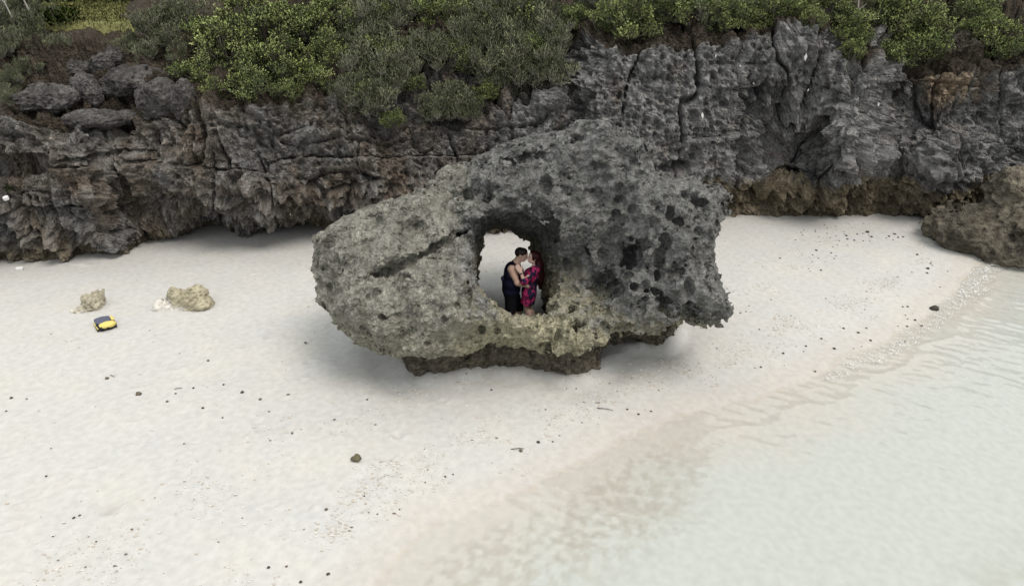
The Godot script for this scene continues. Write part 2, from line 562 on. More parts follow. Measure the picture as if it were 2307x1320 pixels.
func plane_px(px: float, py: float) -> Vector2:
	return Vector2((px - PCX) / FPX * RD, (PCY - py) / FPX * RD)
func tilt(p: Vector3) -> Vector3:
	var y := p.y - CAM_H
	return Vector3(p.x, y * CS - p.z * SN, -y * SN - p.z * CS - RD)
func prepare_rock() -> void:
	var a := PackedVector2Array()
	for q in OUTLINE: a.append(plane_px(q[0], q[1]))
	outline = flat(a, 0.9, 0.05)
	a.clear()
	for q in HOLE: a.append(plane_px(q[0], q[1]))
	hole = flat(a, 0.5, 0.025)
	a.clear()
	for q in FOOT:
		var p := at_height(q[0], q[1], 0.12)
		a.append(Vector2(p.x, p.z))
	for q in [[2.75, -12.6], [2.2, -13.4], [0.8, -13.6], [0.62, -12.6], [0.7, -11.5], [0.45, -11.12], [-0.55, -11.2], [-0.75, -12.6], [-1.1, -13.4], [-1.75, -12.3], [-1.9, -11.4]]:
		a.append(Vector2(q[0], q[1]))
	foot = flat(a, 0.7, 0.05)
	for q in CRACK:
		var p := plane_px(q[0], q[1])
		crack.append([p.x, p.y, q[2]])
	r_low = noise(SIMPLEX, 0.85, 61, 3)
	r_mid = noise(SIMPLEX, 3.0, 62, 4)
	r_cell = noise(CELLS, 4.2, 63, 1, 0.16)
	r_small = noise(CELLS, 9.5, 64, 1, 0.07)
	r_big = noise(CELLS, 1.9, 67, 1, 0.3)
	r_tiny = noise(CELLS, 19.0, 66, 1, 0.03)
	r_mask = noise(SIMPLEX, 0.9, 65, 2)
	# every hollow is set where the sight line through its pixel meets the smooth body
	for q in PITS:
		var dir := dir_of(q[0], q[1]).normalized()
		var t := 9.0
		for i in 80:
			var s := rock_base(EYE + dir * t)
			if s < 0.01: break
			t += maxf(s * 0.6, 0.01)
		if t > 16.0: continue
		var sc := t / FPX
		var pit := [EYE + dir * t, q[2] * sc, q[3] * sc, q[4]]
		if q[4] >= 0.2:
			big_pits.append(pit)
		else:
			var key := Vector3i((pit[0] * 2.0).floor())
			for i in 27:
				var kk := key + Vector3i(i % 3 - 1, (i / 3) % 3 - 1, i / 9 - 1)
				if not pit_cells.has(kk): pit_cells[kk] = []
				pit_cells[kk].append(pit)
func pit_dist(p: Vector3, pit: Array) -> float:
	var q: Vector3 = p - pit[0]
	q += Vector3(r_mid.get_noise_3dv(p * 1.3), r_mid.get_noise_3dv(p * 1.3 + Vector3(7, 3, 1)), 0) * minf(0.12, 0.5 * pit[1])
	var y := q.y * CS - q.z * SN
	var n := -q.y * SN - q.z * CS
	return ellipsoid(Vector3(q.x, y, n), Vector3(0, 0.0, 0.3 * pit[3]), Vector3(pit[1] * 1.12, pit[2] * 1.12, pit[3] * 1.1))
func gauss(x: float, y: float, cx: float, cy: float, rx: float, ry: float) -> float:
	return exp(-(pow((x - cx) / rx, 2.0) + pow((y - cy) / ry, 2.0)))
func rock_base(p: Vector3) -> float:
	var q := tilt(p)
	var d2 := outline.at(q.x, q.y)
	# relief of the face: bulging left slab that leans back, arch set back behind it, funnel right of the window, heavy right flank
	var n0 := 0.42 * r_low.get_noise_2d(q.x * 0.8, q.y * 0.8) + 0.30 * (absf(r_low.get_noise_2d(q.x * 1.5 + 9.0, q.y * 1.2)) - 0.2) - 0.12 * gauss(q.x, q.y, 2.2, -0.2, 0.95, 0.8) - 0.26 * gauss(q.x, q.y, -1.7, 0.1, 1.05, 0.85) - 0.20 * gauss(q.x, q.y, 1.2, 1.9, 0.8, 0.6)
	n0 += 0.24 * (q.y + 0.1) * (1.0 - smoothstep(-1.1, -0.5, q.x))
	var fx := (q.x - 0.5) / (0.85 if q.x > 0.5 else 0.30)
	var fy := (q.y - 0.25) / (1.25 if q.y > 0.25 else 0.65)
	n0 += 1.05 * exp(-fx * fx - fy * fy)
	# the step where the arch leaves the lobe
	var line := (q.x + 0.9) * 0.8 + (q.y - 1.05) * 0.6
	n0 += 0.50 * smoothstep(-0.06, 0.10, line + 0.12 * r_low.get_noise_2d(q.x * 2.0, q.y * 2.0)) * (1.0 - smoothstep(0.35, 1.6, q.x)) * smoothstep(-0.1, 0.5, q.y)
	var over := (q.y - 0.25) - (q.x + 2.1) * 0.475
	n0 -= 0.11 * smoothstep(-0.03, 0.03, over + 0.10 * r_low.get_noise_2d(q.x * 3.0, q.y * 3.0)) * smoothstep(-2.5, -2.0, q.x) * (1.0 - smoothstep(-0.95, -0.7, q.x)) * (1.0 - smoothstep(0.1, 0.6, over))
	n0 += 0.12 * clampf(q.y, -1.0, 2.5) - 0.1
	var R := 0.58
	var e := maxf(d2 + R, 0.0)
	var n := q.z - n0
	n *= (R / 0.66) if n < 0.0 else (R / 1.0)
	var d := sqrt(e * e + n * n) - R
	# mass behind the face
	d = smin(d, ellipsoid(p, Vector3(2.1, 1.35, -12.1), Vector3(1.05, 1.6, 1.25)), 0.25)
	d = smin(d, ellipsoid(p, Vector3(0.75, 2.45, -12.3), Vector3(1.5, 0.95, 1.35)), 0.25)
	d = smin(d, ellipsoid(p, Vector3(0.35, 2.15, -12.95), Vector3(1.5, 0.95, 1.1)), 0.25)  # unseen roof lobe added behind, to darken the sand under the passage
	d = smin(d, ellipsoid(p, Vector3(-1.95, 1.45, -11.6), Vector3(1.0, 0.75, 1.0)), 0.25)
	d = smin(d, ellipsoid(p, Vector3(-1.05, 1.2, -12.8), Vector3(0.6, 1.6, 1.05)), 0.25)
	var top := 1.15
	var f := foot.at(p.x, p.z) - 0.10 * clampf(p.y, 0.0, 0.9) + 0.05
	f = maxf(f, absf(p.y - 0.4) - (top - 0.4))
	d = smin(d, f, 0.18)
	# the window, then the low passage behind it, narrowing to the right
	var w := maxf(hole.at(q.x, q.y), q.z - 0.9)
	var dist := -p.z
	var t := clampf((dist - 11.3) / 2.3, 0.0, 1.0)
	var wob := 0.14 * r_low.get_noise_3dv(p * 1.6)
	var right := lerpf(0.80, 0.33, t)
	var left := lerpf(-0.66, -0.56, t) - 0.10 * (1.0 - smoothstep(0.9, 1.5, p.y))
	var roof := lerpf(2.5, 1.42, t) - 0.35 * t * smoothstep(-0.15, 0.4, p.x) + 0.12 * r_mid.get_noise_3dv(p * 0.5)
	var cav := maxf(maxf(maxf(p.x - right, left - p.x) + wob, p.y - roof), 11.12 - 0.30 * clampf(p.y - 0.5, 0.0, 1.0) - dist)
	w = smin(w, cav, 0.12)
	d = maxf(d, -w)
	var flank := smoothstep(0.9, 1.7, p.x) * (1.0 - smoothstep(1.9, 2.9, p.y)) * (1.0 - smoothstep(2.35, 2.9, p.x))
	if flank > 0.0 and d > -0.5 and d < 0.3:
		var bc := r_big.get_noise_3dv(p) + 1.0
		d += flank * (0.60 * pow(maxf(0.0, 1.0 - 1.5 * bc), 1.2) - 0.02)
	for pit in big_pits:
		if p.distance_squared_to(pit[0]) < 0.6:
			d = maxf(d, -pit_dist(p, pit))
	return d
func rock_detail(p: Vector3, d: float) -> float:
	var b := d
	var m := r_mask.get_noise_3dv(p)
	var right := smoothstep(-0.9, 0.9, p.x)
	d += 0.07 * r_mid.get_noise_3dv(p) + (0.05 + 0.10 * right) * (absf(r_mid.get_noise_3dv(p * 0.8 + Vector3(11, 5, 2))) - 0.2)
	var c := r_cell.get_noise_3dv(p) + 1.0
	var hollow := maxf(0.0, 1.0 - 1.7 * c)
	d += (0.05 + 0.16 * clampf(0.35 * right * right + 0.9 * m, 0.0, 1.0)) * sqrt(hollow) * minf(1.0, hollow * 4.0) - 0.03
	# sharp little combs between solution cups
	var s := r_small.get_noise_3dv(p) + 1.0
	d += (0.095 + 0.03 * right) * (0.50 - s) * (0.8 + 0.5 * m)
	d += 0.075 * (0.50 - (r_tiny.get_noise_3dv(p) + 1.0))
	var key := Vector3i((p * 2.0).floor())
	if pit_cells.has(key):
		for pit in pit_cells[key]:
			d = maxf(d, minf(-pit_dist(p, pit), b + 0.195))
	var q := tilt(p)
	if q.z < 0.5 and q.x > -2.2 and q.x < -0.65 and q.y > 0.1 and q.y < 1.05:
		var wob := 0.08 * r_mid.get_noise_3dv(p * 1.9 + Vector3(3, 0, 0))
		for i in crack.size() - 1:
			var a: Array = crack[i]
			var e: Array = crack[i + 1]
			var ax := Vector2(e[0] - a[0], e[1] - a[1])
			var pp := Vector2(q.x - a[0], q.y - a[1] + wob)
			var t := clampf(pp.dot(ax) / ax.length_squared(), 0.0, 1.0)
			var g := lerpf(a[2], e[2], t) + 0.03 * m - (pp - ax * t).length()
			if g > -0.05: d = maxf(d, minf(g, b + 0.195))
	return minf(d, b + 0.20)
func build_rock() -> Array:
	var r := net(rock_base, rock_detail, Vector3(-3.55, -0.35, -14.3), Vector3(3.75, 4.5, -9.0), 0.0235, 4, 0.215, 8)
	var v: PackedVector3Array = r[0]
	var col := PackedColorArray()
	var a := noise(SIMPLEX, 1.3, 71, 4)
	var b := noise(SIMPLEX, 5.0, 72, 3)
	for p in v:
		var q := tilt(p)
		var n := a.get_noise_3dv(p)
		var f := b.get_noise_3dv(p)
		var c := Vector3(0.262, 0.260, 0.247) * (1.0 + 0.40 * n + 0.6 * f)
		# bare yellowish limestone scoured along the lip and the sill of the window; algae-brown foot, its colour darkened to read as recessed
		var low := p.y + 0.34 * n + 0.16 * f + 0.10 * (absf(q.x + 0.2) - 0.6)
		c = c.lerp(Vector3(0.60, 0.56, 0.39) * (1.0 + 0.45 * f), 0.95 * (1.0 - smoothstep(0.95, 1.95, low + 0.3 * f + 0.35 * smoothstep(0.9, 1.6, q.x))))
		c = c.lerp(Vector3(0.43, 0.415, 0.35) * (1.0 + 0.35 * n + 0.55 * f), 0.7 * (1.0 - smoothstep(-0.95, -0.45, q.x + 0.4 * n + 0.2 * f)))
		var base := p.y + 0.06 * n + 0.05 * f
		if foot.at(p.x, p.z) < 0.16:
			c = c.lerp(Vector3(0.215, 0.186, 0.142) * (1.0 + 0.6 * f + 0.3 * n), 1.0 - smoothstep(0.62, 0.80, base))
		col.append(Color(c.x, c.y, c.z))
	return [v, r[1], col]

# ---------------------------------------------------------------- the cliff: stations across the bay, each a climb of [py, distance]
var CLIFF := [
	[-500, [[640, 14.2], [560, 14.1], [480, 13.9], [400, 14.0], [330, 14.2], [260, 14.6], [235, 15.2], [200, 16.2], [100, 18.2], [30, 20.0]]],
	[0, [[607, 15.05], [565, 14.9], [490, 14.6], [420, 14.65], [375, 15.05], [345, 14.9], [265, 15.2], [240, 15.8], [200, 16.6], [110, 18.2], [45, 19.6]]],
	[180, [[588, 15.5], [555, 15.2], [500, 14.85], [440, 14.9], [380, 15.1], [340, 15.1], [270, 15.4], [245, 15.9], [200, 16.8], [120, 18.1], [64, 19.3]]],
	[275, [[563, 16.1], [530, 16.1], [480, 15.95], [430, 15.85], [370, 15.75], [320, 15.8], [285, 15.9], [255, 16.2], [200, 17.0], [120, 18.2], [62, 19.4]]],
	[420, [[545, 17.3], [520, 17.3], [497, 16.2], [440, 15.5], [380, 15.5], [310, 15.6], [255, 15.8], [225, 16.2], [140, 17.6], [70, 18.8], [0, 20.3]]],
	[570, [[538, 17.5], [514, 17.5], [490, 16.0], [430, 15.4], [370, 15.55], [300, 15.75], [245, 15.95], [215, 16.4], [120, 17.9], [60, 18.9], [0, 20.0]]],
	[800, [[540, 17.4], [514, 17.4], [482, 16.3], [420, 15.9], [350, 16.1], [290, 16.4], [240, 16.7], [200, 17.0], [110, 18.1], [50, 19.0], [0, 20.0]]],
	[1000, [[535, 17.0], [505, 16.9], [460, 16.55], [400, 16.3], [360, 16.4], [320, 16.6], [280, 17.0], [220, 17.5], [140, 18.1], [60, 19.1], [0, 20.0]]],
	[1225, [[530, 17.1], [500, 17.0], [450, 16.8], [400, 16.7], [350, 16.75], [290, 16.95], [220, 17.3], [180, 17.7], [110, 18.5], [50, 19.2], [0, 20.0]]],
	[1290, [[525, 17.25], [490, 17.15], [450, 17.0], [400, 16.95], [350, 17.1], [300, 17.3], [220, 17.75], [160, 18.3], [95, 18.55], [50, 19.2], [0, 20.0]]],
	[1360, [[520, 17.4], [480, 17.2], [440, 17.0], [390, 16.9], [330, 16.95], [270, 17.1], [190, 17.3], [120, 17.5], [92, 17.9], [55, 18.7], [0, 20.0]]],
	[1640, [[500, 17.95], [465, 17.7], [430, 17.35], [390, 17.1], [330, 17.1], [270, 17.15], [190, 17.3], [110, 17.5], [78, 17.9], [45, 18.7], [-10, 20.0]]],
	[1670, [[500, 17.95], [470, 17.85], [440, 17.75], [400, 17.55], [340, 17.5], [270, 17.5], [190, 17.55], [110, 17.65], [70, 18.0], [40, 18.7], [-10, 20.0]]],
	[1790, [[500, 18.0], [465, 17.9], [425, 17.6], [408, 18.0], [380, 18.6], [330, 18.4], [250, 17.75], [150, 17.5], [65, 17.65], [40, 18.2], [-10, 20.0]]],
	[1920, [[497, 18.05], [465, 17.95], [425, 17.75], [400, 17.45], [360, 16.85], [290, 16.75], [220, 17.0], [150, 17.4], [100, 18.1], [50, 18.9], [-10, 20.2]]],
	[2020, [[495, 18.1], [465, 18.05], [430, 17.9], [400, 17.95], [360, 18.2], [300, 18.5], [240, 18.5], [175, 18.4], [140, 18.9], [70, 19.6], [-10, 21.0]]],
	[2130, [[492, 18.15], [455, 17.85], [420, 17.6], [390, 17.5], [340, 17.7], [280, 18.0], [220, 18.2], [165, 18.4], [135, 18.9], [70, 19.7], [-10, 21.0]]],
	[2310, [[487, 18.3], [450, 18.0], [420, 17.75], [385, 17.7], [340, 17.8], [280, 18.0], [220, 18.15], [160, 18.35], [130, 18.8], [70, 19.7], [-10, 21.0]]],
	[2800, [[480, 18.6], [450, 18.3], [420, 18.0], [385, 17.9], [340, 18.0], [280, 18.2], [220, 18.35], [160, 18.5], [130, 19.0], [70, 19.9], [-10, 21.2]]]]
var cliff_grid := PackedVector3Array()
var cliff_nx := 0
var cliff_ny := 0
func cliff_smooth() -> void:
	# resample each station by climb length, then blend stations smoothly across
	const ROWS := 225
	const COLS := 900
	var st := []
	for s in CLIFF:
		var pts := PackedVector2Array()  # (dist, height)
		var first := true
		for q in s[1]:
			var p := at_dist(s[0], q[0], q[1])
			if first:
				pts.append(Vector2(q[1] + 0.15, -0.6))
				p.y = minf(p.y, 0.06)
				first = false
			pts.append(Vector2(q[1], p.y))
		pts.append(Vector2(pts[pts.size() - 1].x + 1.6, pts[pts.size() - 1].y + 0.12))
		pts.append(Vector2(pts[pts.size() - 1].x + 6.0, pts[pts.size() - 1].y + 0.2))
		var fine := PackedVector2Array()
		for i in pts.size() - 1:
			for k in 24:
				fine.append(pts[i].cubic_interpolate(pts[i + 1], pts[maxi(i - 1, 0)], pts[mini(i + 2, pts.size() - 1)], k / 24.0) if i < pts.size() - 2 else pts[i].lerp(pts[i + 1], k / 24.0))
		fine.append(pts[pts.size() - 1])
		# the nodes of all stations keep their row, so that ledges run across
		var rows := PackedVector2Array()
		for r in ROWS:
			var t := float(r) / (ROWS - 1)
			t = t * (1.0 if t < 0.9 else 1.0)
			# rows are spent on the face; few on the plateau
			var at := pow(t, 1.0) * (fine.size() - 1 - 48 + 0.0)
			if t > 0.93: at = lerpf(0.93 * (fine.size() - 49), fine.size() - 1.0, (t - 0.93) / 0.07)
			var i := mini(int(at), fine.size() - 2)
			rows.append(fine[i].lerp(fine[i + 1], at - i))
		st.append([float(s[0]), rows])
	cliff_nx = COLS
	cliff_ny = ROWS
	for r in ROWS:
		for c in COLS:
			var px := lerpf(-420.0, 2720.0, float(c) / (COLS - 1))
			var i := 0
			while i < st.size() - 2 and px > st[i + 1][0]: i += 1
			var t: float = (px - st[i][0]) / (st[i + 1][0] - st[i][0])
			t = t * t * (3.0 - 2.0 * t)
			var q: Vector2 = st[i][1][r].lerp(st[i + 1][1][r], t)
			# sideways place: fixed by the column's bearing at the middle of the wall, so columns stand upright
			var x := (px - PCX) / FPX * (17.0 * CS + 4.2 * SN)
			x *= lerpf(1.0, q.x / 17.0, 0.85)
			cliff_grid.append(Vector3(x, q.y, -q.x))
func build_cliff() -> Array:
	var nx := cliff_nx
	var ny := cliff_ny
	var big := noise(SIMPLEX, 0.5, 81, 3)
	var flute := noise(SIMPLEX, 1.0, 82, 3, 0.3)
	var karst := noise(CELLS, 2.6, 83, 1, 0.3)
	var small := noise(CELLS, 7.5, 84, 1, 0.09)
	var tiny := noise(CELLS, 14.0, 88, 1, 0.04)
	var crev := noise(SIMPLEX, 1.0, 89, 3, 0.25)
	var fine := noise(SIMPLEX, 4.0, 85, 4)
	var stain := noise(SIMPLEX, 0.8, 86, 4)
	var speck := noise(SIMPLEX, 6.0, 87, 3)
	var v := PackedVector3Array()
	var col := PackedColorArray()
	for r in ny:
		for c in nx:
			var o := c + r * nx
			var p := cliff_grid[o]
			var dx := cliff_grid[mini(c + 1, nx - 1) + r * nx] - cliff_grid[maxi(c - 1, 0) + r * nx]
			var dy := cliff_grid[c + mini(r + 1, ny - 1) * nx] - cliff_grid[c + maxi(r - 1, 0) * nx]
			var n := dx.cross(dy).normalized()
			var low := smoothstep(-0.1, 0.35, p.y)
			var wall := smoothstep(1.6, 2.6, p.x) * (1.0 - smoothstep(4.6, 5.4, p.x))
			var d := (0.55 - 0.33 * wall) * big.get_noise_3dv(p) * low
			# flutes run down the face
			d += (0.30 - 0.12 * wall) * flute.get_noise_3d(p.x * 1.7, p.y * 0.45, p.z * 0.6) * low
			d += 0.06 * fine.get_noise_3dv(p) * (0.4 + 0.6 * low)
			var k := karst.get_noise_3d(p.x * 1.3, p.y * 0.7, p.z) + 1.0
			d -= 0.24 * pow(maxf(0.0, 1.0 - 1.5 * k), 0.8) * low
			d += 0.26 * ((small.get_noise_3d(p.x, p.y * 0.8, p.z) + 1.0) - 0.55) * (0.3 + 0.7 * low)
			d += 0.10 * ((tiny.get_noise_3dv(p) + 1.0) - 0.5)
			var right := smoothstep(1.0, 3.0, p.x)
			var fs := crev.get_noise_3d(p.x * 0.55, p.y * 0.13, p.z * 0.2)
			d -= (0.22 + 0.16 * right) * exp(-pow(fs / 0.022, 2.0)) * low
			var lg := crev.get_noise_3d(p.x * 0.16 + 40.0, p.y * 0.75, p.z * 0.2)
			d -= (0.17 - 0.08 * right) * exp(-pow(lg / 0.04, 2.0)) * low
			d += 0.12 * smoothstep(-0.02, 0.02, lg) * low
			d *= 1.0 - 0.8 * smoothstep(3.9, 4.5, p.y) * (1.0 - smoothstep(-6.5, -5.5, p.x))
			# named hollows: the cave at the right foot, cracks
			for h in HOLLOWS:
				var e: float = (p.x - h[0].x) / h[1]
				var g: float = (p.y - h[0].y) / h[2]
				var m: float = e * e + g * g
				if m < 1.6: d -= h[3] * (1.0 - smoothstep(0.55, 1.3, m + 0.5 * fine.get_noise_3dv(p)))
			v.append(p + n * d)
			var s := stain.get_noise_3dv(p)
			var t := speck.get_noise_3dv(p)
			var face := Vector3(0.272, 0.267, 0.262) * (1.0 + 0.16 * wall + 0.5 * s + 0.8 * t)
			if p.x < 0.0: face = face.lerp(Vector3(0.225, 0.190, 0.155) * (1.0 + 0.6 * t), clampf(0.6 + 1.2 * s, 0.0, 1.0))
			# pale crusts in streaks
			var pale := clampf(flute.get_noise_3d(p.x * 3.0, p.y * 0.8, 4.0) * 2.2 - 0.35 + 0.7 * t, 0.0, 1.0)
			face = face.lerp(Vector3(0.40, 0.39, 0.37), pale * 0.7)
			# rust and ochre where the rock broke away, at the right
			var q := Vector2((p.x - 10.2) / 1.3, (p.y - 3.3 + 0.25 * (p.x - 10.2)) / 0.85)
			var ochre := clampf(1.0 - q.length() + 0.9 * s + 0.8 * flute.get_noise_3d(p.x * 4.0, p.y * 0.7, 8.0) + 0.5 * t, 0.0, 1.0)
			face = face.lerp(Vector3(0.40, 0.30, 0.20) * (1.0 + 0.6 * t), ochre * 0.85)
			face = face.lerp(Vector3(0.17, 0.105, 0.068), clampf(stain.get_noise_3d(p.x * 1.4 + 30.0, p.y * 1.4, p.z) * 2.6 - 0.85 + 0.6 * t, 0.0, 1.0) * 0.5)
			# the sea-worn foot: olive and tan, with a ragged upper edge
			var foot_top := (1.15 if p.x > 4.2 else 0.42) + 0.3 * s + 0.12 * t
			var worn := 1.0 - smoothstep(foot_top - 0.1, foot_top + 0.12, p.y)
			face = face.lerp((Vector3(0.27, 0.22, 0.145) if p.x > 4.2 else Vector3(0.235, 0.20, 0.145)) * (1.0 + 0.7 * t + 0.4 * s), worn * 0.9)
			# soil on ledges and the plateau
			var up := smoothstep(0.62, 0.85, n.y) * smoothstep(2.4, 3.2, p.y)
			face = face.lerp(Vector3(0.095, 0.078, 0.060) * (1.0 + 0.5 * t), up)
			col.append(Color(maxf(face.x, 0.01), maxf(face.y, 0.01), maxf(face.z, 0.01)))
	var idx := PackedInt32Array()
	for r in ny - 1:
		for c in nx - 1:
			var a := c + r * nx
			idx.append_array(PackedInt32Array([a, a + nx, a + 1, a + 1, a + nx, a + nx + 1]))
	return [v, idx, col]
# ---------------------------------------------------------------- finding the cliff under a sight line
func pixel_of(p: Vector3) -> Vector3:
	var y := p.y - CAM_H
	var w := -y * SN - p.z * CS
	return Vector3(PCX + FPX * p.x / w, PCY - FPX * (y * CS - p.z * SN) / w, w)
func cliff_hit(px: float, py: float) -> Vector3:
	var best := Vector3.ZERO
	var score := 1e9
	for r in range(0, cliff_ny, 3):
		for c in range(0, cliff_nx, 5):
			var p := cliff_grid[c + r * cliff_nx]
			var q := pixel_of(p)
			var e := Vector2(q.x - px, q.y - py).length()
			var s := e + maxf(0.0, q.z - 14.0) * 1.5
			if s < score:
				score = s
				best = p
	return best

# ---------------------------------------------------------------- plants
class Soup:
	var v := PackedVector3Array()
	var n := PackedVector3Array()
	var c := PackedColorArray()
	var i := PackedInt32Array()
	func tri(a: Vector3, b: Vector3, d: Vector3, nn: Vector3, col: Color) -> void:
		var o := v.size()
		v.append(a); v.append(b); v.append(d)
		n.append(nn); n.append(nn); n.append(nn)
		c.append(col); c.append(col); c.append(col)
		i.append(o); i.append(o + 1); i.append(o + 2)
	func leaf(p: Vector3, along: Vector3, side: Vector3, long: float, wide: float, col: Color) -> void:
		var o := v.size()
		var nn := side.cross(along).normalized()
		if nn.y < 0.0: nn = -nn
		var tip := p + along * long
		var mid := p + along * long * 0.45 + nn * wide * 0.25
		v.append(p); v.append(mid + side * wide * 0.5); v.append(tip); v.append(mid - side * wide * 0.5)
		for k in 4:
			n.append(nn)
			c.append(col)
		i.append_array(PackedInt32Array([o, o + 1, o + 2, o, o + 2, o + 3]))
	func tube(a: Vector3, b: Vector3, ra: float, rb: float, col: Color, sides := 5) -> void:
		var ax := (b - a).normalized()
		var s := ax.cross(Vector3(0.31, 0.2, 0.93)).normalized()
		var t := ax.cross(s)
		var o := v.size()
		for k in sides:
			var g := TAU * k / sides
			var w := s * cos(g) + t * sin(g)
			v.append(a + w * ra); n.append(w); c.append(col)
			v.append(b + w * rb); n.append(w); c.append(col)
		for k in sides:
			var p := o + 2 * k
			var q := o + 2 * ((k + 1) % sides)
			i.append_array(PackedInt32Array([p, p + 1, q, q, p + 1, q + 1]))
	func path(pts: Array, ra: float, rb: float, col: Color, sides := 5) -> void:
		for k in pts.size() - 1:
			tube(pts[k], pts[k + 1], lerpf(ra, rb, float(k) / (pts.size() - 1)), lerpf(ra, rb, float(k + 1) / (pts.size() - 1)), col, sides)
func soup_mesh(s: Soup) -> ArrayMesh:
	return mesh_of(s.v, s.i, s.c, s.n)
func unit(rng: RandomNumberGenerator) -> Vector3:
	var z := rng.randf_range(-1, 1)
	var a := rng.randf() * TAU
	var r := sqrt(1.0 - z * z)
	return Vector3(r * cos(a), z, r * sin(a))
func tinted(c: Vector3, f: float) -> Color:
	return Color(c.x * f, c.y * f, c.z * f)
# A shrub of unit radius rooted at the origin: clumps of small leaves on forked stems. kind: green, dusty (grey twigs), broad
func shrub(seed_: int, kind: String) -> Array:
	var rng := RandomNumberGenerator.new()
	rng.seed = seed_
	var stems := Soup.new()
	var foliage := Soup.new()
	var bark := Color(0.15, 0.13, 0.11)
	if kind == "broad":
		for k in 260:
			var d := unit(rng)
			d.y = absf(d.y) * 0.9 + 0.15
			d = d.normalized()
			var p := Vector3(rng.randf_range(-0.7, 0.7), rng.randf_range(0.2, 0.75), rng.randf_range(-0.5, 0.5))
			var side := d.cross(Vector3.UP).normalized()
			var f := rng.randf_range(0.6, 1.35)
			foliage.leaf(p, d, side, 0.24, 0.08, tinted(Vector3(0.17, 0.30, 0.06), f))
		for k in 9:
			var p := Vector3(rng.randf_range(-0.6, 0.6), 0.0, rng.randf_range(-0.4, 0.4))
			stems.path([p, p + Vector3(0.02, 0.35, 0.03), p + Vector3(rng.randf_range(-0.1, 0.1), 0.7, 0.0)], 0.02, 0.01, Color(0.13, 0.14, 0.07))
		return [soup_mesh(stems), soup_mesh(foliage)]
	var clumps := 24 if kind == "green" else 22
	for k in clumps:
		var d := unit(rng)
		var far := pow(rng.randf(), 0.5) * 0.82
		var c := Vector3(d.x * far, 0.38 + d.y * far * 0.85, d.z * far)
		var a := Vector3(rng.randf_range(-0.08, 0.08), -0.25, rng.randf_range(-0.1, 0.02))
		var m := a.lerp(c, 0.5) + unit(rng) * 0.10 + Vector3(0, 0.08, 0)
		stems.path([a, m, c], 0.030, 0.010, bark)
		var r := rng.randf_range(0.18, 0.34)
		var shade := rng.randf_range(0.70, 1.25)
		var hue := rng.randf()
		var base := Vector3(0.17, 0.225, 0.085).lerp(Vector3(0.36, 0.41, 0.15), hue)
		if kind == "dusty": base = Vector3(0.165, 0.195, 0.10).lerp(Vector3(0.30, 0.315, 0.19), hue)
		var sprigs := 30 if kind == "green" else 44
		for j in sprigs:
			var e := unit(rng)
			e.y = e.y * 0.8 + 0.3
			var p := c + e * r * pow(rng.randf(), 0.4) * Vector3(1, 0.8, 1)
			var out := (e * 0.9 + Vector3(0, 0.75, 0) + unit(rng) * 0.5).normalized()
			if kind == "dusty":
				out = (e * 0.55 + Vector3(0, 0.9, 0) + unit(rng) * 0.45).normalized()
				var long := rng.randf_range(0.14, 0.30)
				var pale := rng.randf_range(0.7, 1.4)
				stems.tube(p - out * 0.12, p + out * long * 0.6, 0.0075, 0.005, tinted(Vector3(0.28, 0.268, 0.225), pale), 3)
				for l in 9:
					var g := unit(rng)
					var al := (g * 0.55 + out).normalized()
					foliage.leaf(p + out * long * rng.randf_range(-0.1, 0.8) + g * 0.02, al, al.cross(unit(rng)).normalized(), rng.randf_range(0.07, 0.14), 0.017, tinted(base, shade * rng.randf_range(0.7, 1.35)))
			else:
				stems.tube(p - out * 0.10, p + out * 0.08, 0.007, 0.004, bark, 3)
				for l in 8:
					var g := unit(rng)
					var al := (g * 0.8 + out).normalized()
					foliage.leaf(p + out * rng.randf_range(-0.06, 0.12) + g * 0.03, al, al.cross(unit(rng)).normalized(), rng.randf_range(0.055, 0.085), 0.036, tinted(base, shade * rng.randf_range(0.75, 1.3)))
	return [soup_mesh(stems), soup_mesh(foliage)]

# ---------------------------------------------------------------- loose rocks
func boulder(seed_: int, blobs: Array, h: float, rough: float, cup: float, tones: Array) -> Array:
	var lo := Vector3.ONE * 99.0
	var hi := -lo
	for b in blobs:
		lo = lo.min(b[0] - b[1])
		hi = hi.max(b[0] + b[1])
	lo -= Vector3.ONE * (rough + cup + h * 4)
	hi += Vector3.ONE * (rough + cup + h * 4)
	var mid := noise(SIMPLEX, 0.22 / maxf(rough, 0.01), seed_, 3)
	var cells := noise(CELLS, 0.95 / maxf(cup, 0.01), seed_ + 1, 1, cup * 0.8)
	var r := net(func(p: Vector3):
			var d := 1e9
			for b in blobs: d = smin(d, ellipsoid(p, b[0], b[1]), 0.5 * rough + 0.02)
			return d,
		func(p: Vector3, d: float):
			var c := cells.get_noise_3dv(p) + 1.0
			return d + rough * mid.get_noise_3dv(p) + cup * (0.5 - c),
		lo, hi, h, 4, rough + cup + h)
	var col := PackedColorArray()
	var tn := noise(SIMPLEX, 1.2 / maxf(rough * 6.0, 0.1), seed_ + 2, 4)
	var tf := noise(SIMPLEX, 6.0 / maxf(rough * 6.0, 0.1), seed_ + 3, 3)
	for p in r[0]:
		var a := tn.get_noise_3dv(p)
		var b := tf.get_noise_3dv(p)
		var c: Vector3 = tones[0].lerp(tones[1], clampf(0.5 + 1.4 * a + 0.4 * b, 0.0, 1.0))
		if tones.size() > 2:
			c = c.lerp(tones[2], 1.0 - smoothstep(tones[3] - 0.06, tones[3] + 0.06, p.y + 0.12 * a + 0.08 * b + tones[4] * p.x))
		c *= 1.0 + 0.5 * b
		col.append(Color(c.x, c.y, c.z))
	return [r[0], r[1], col]
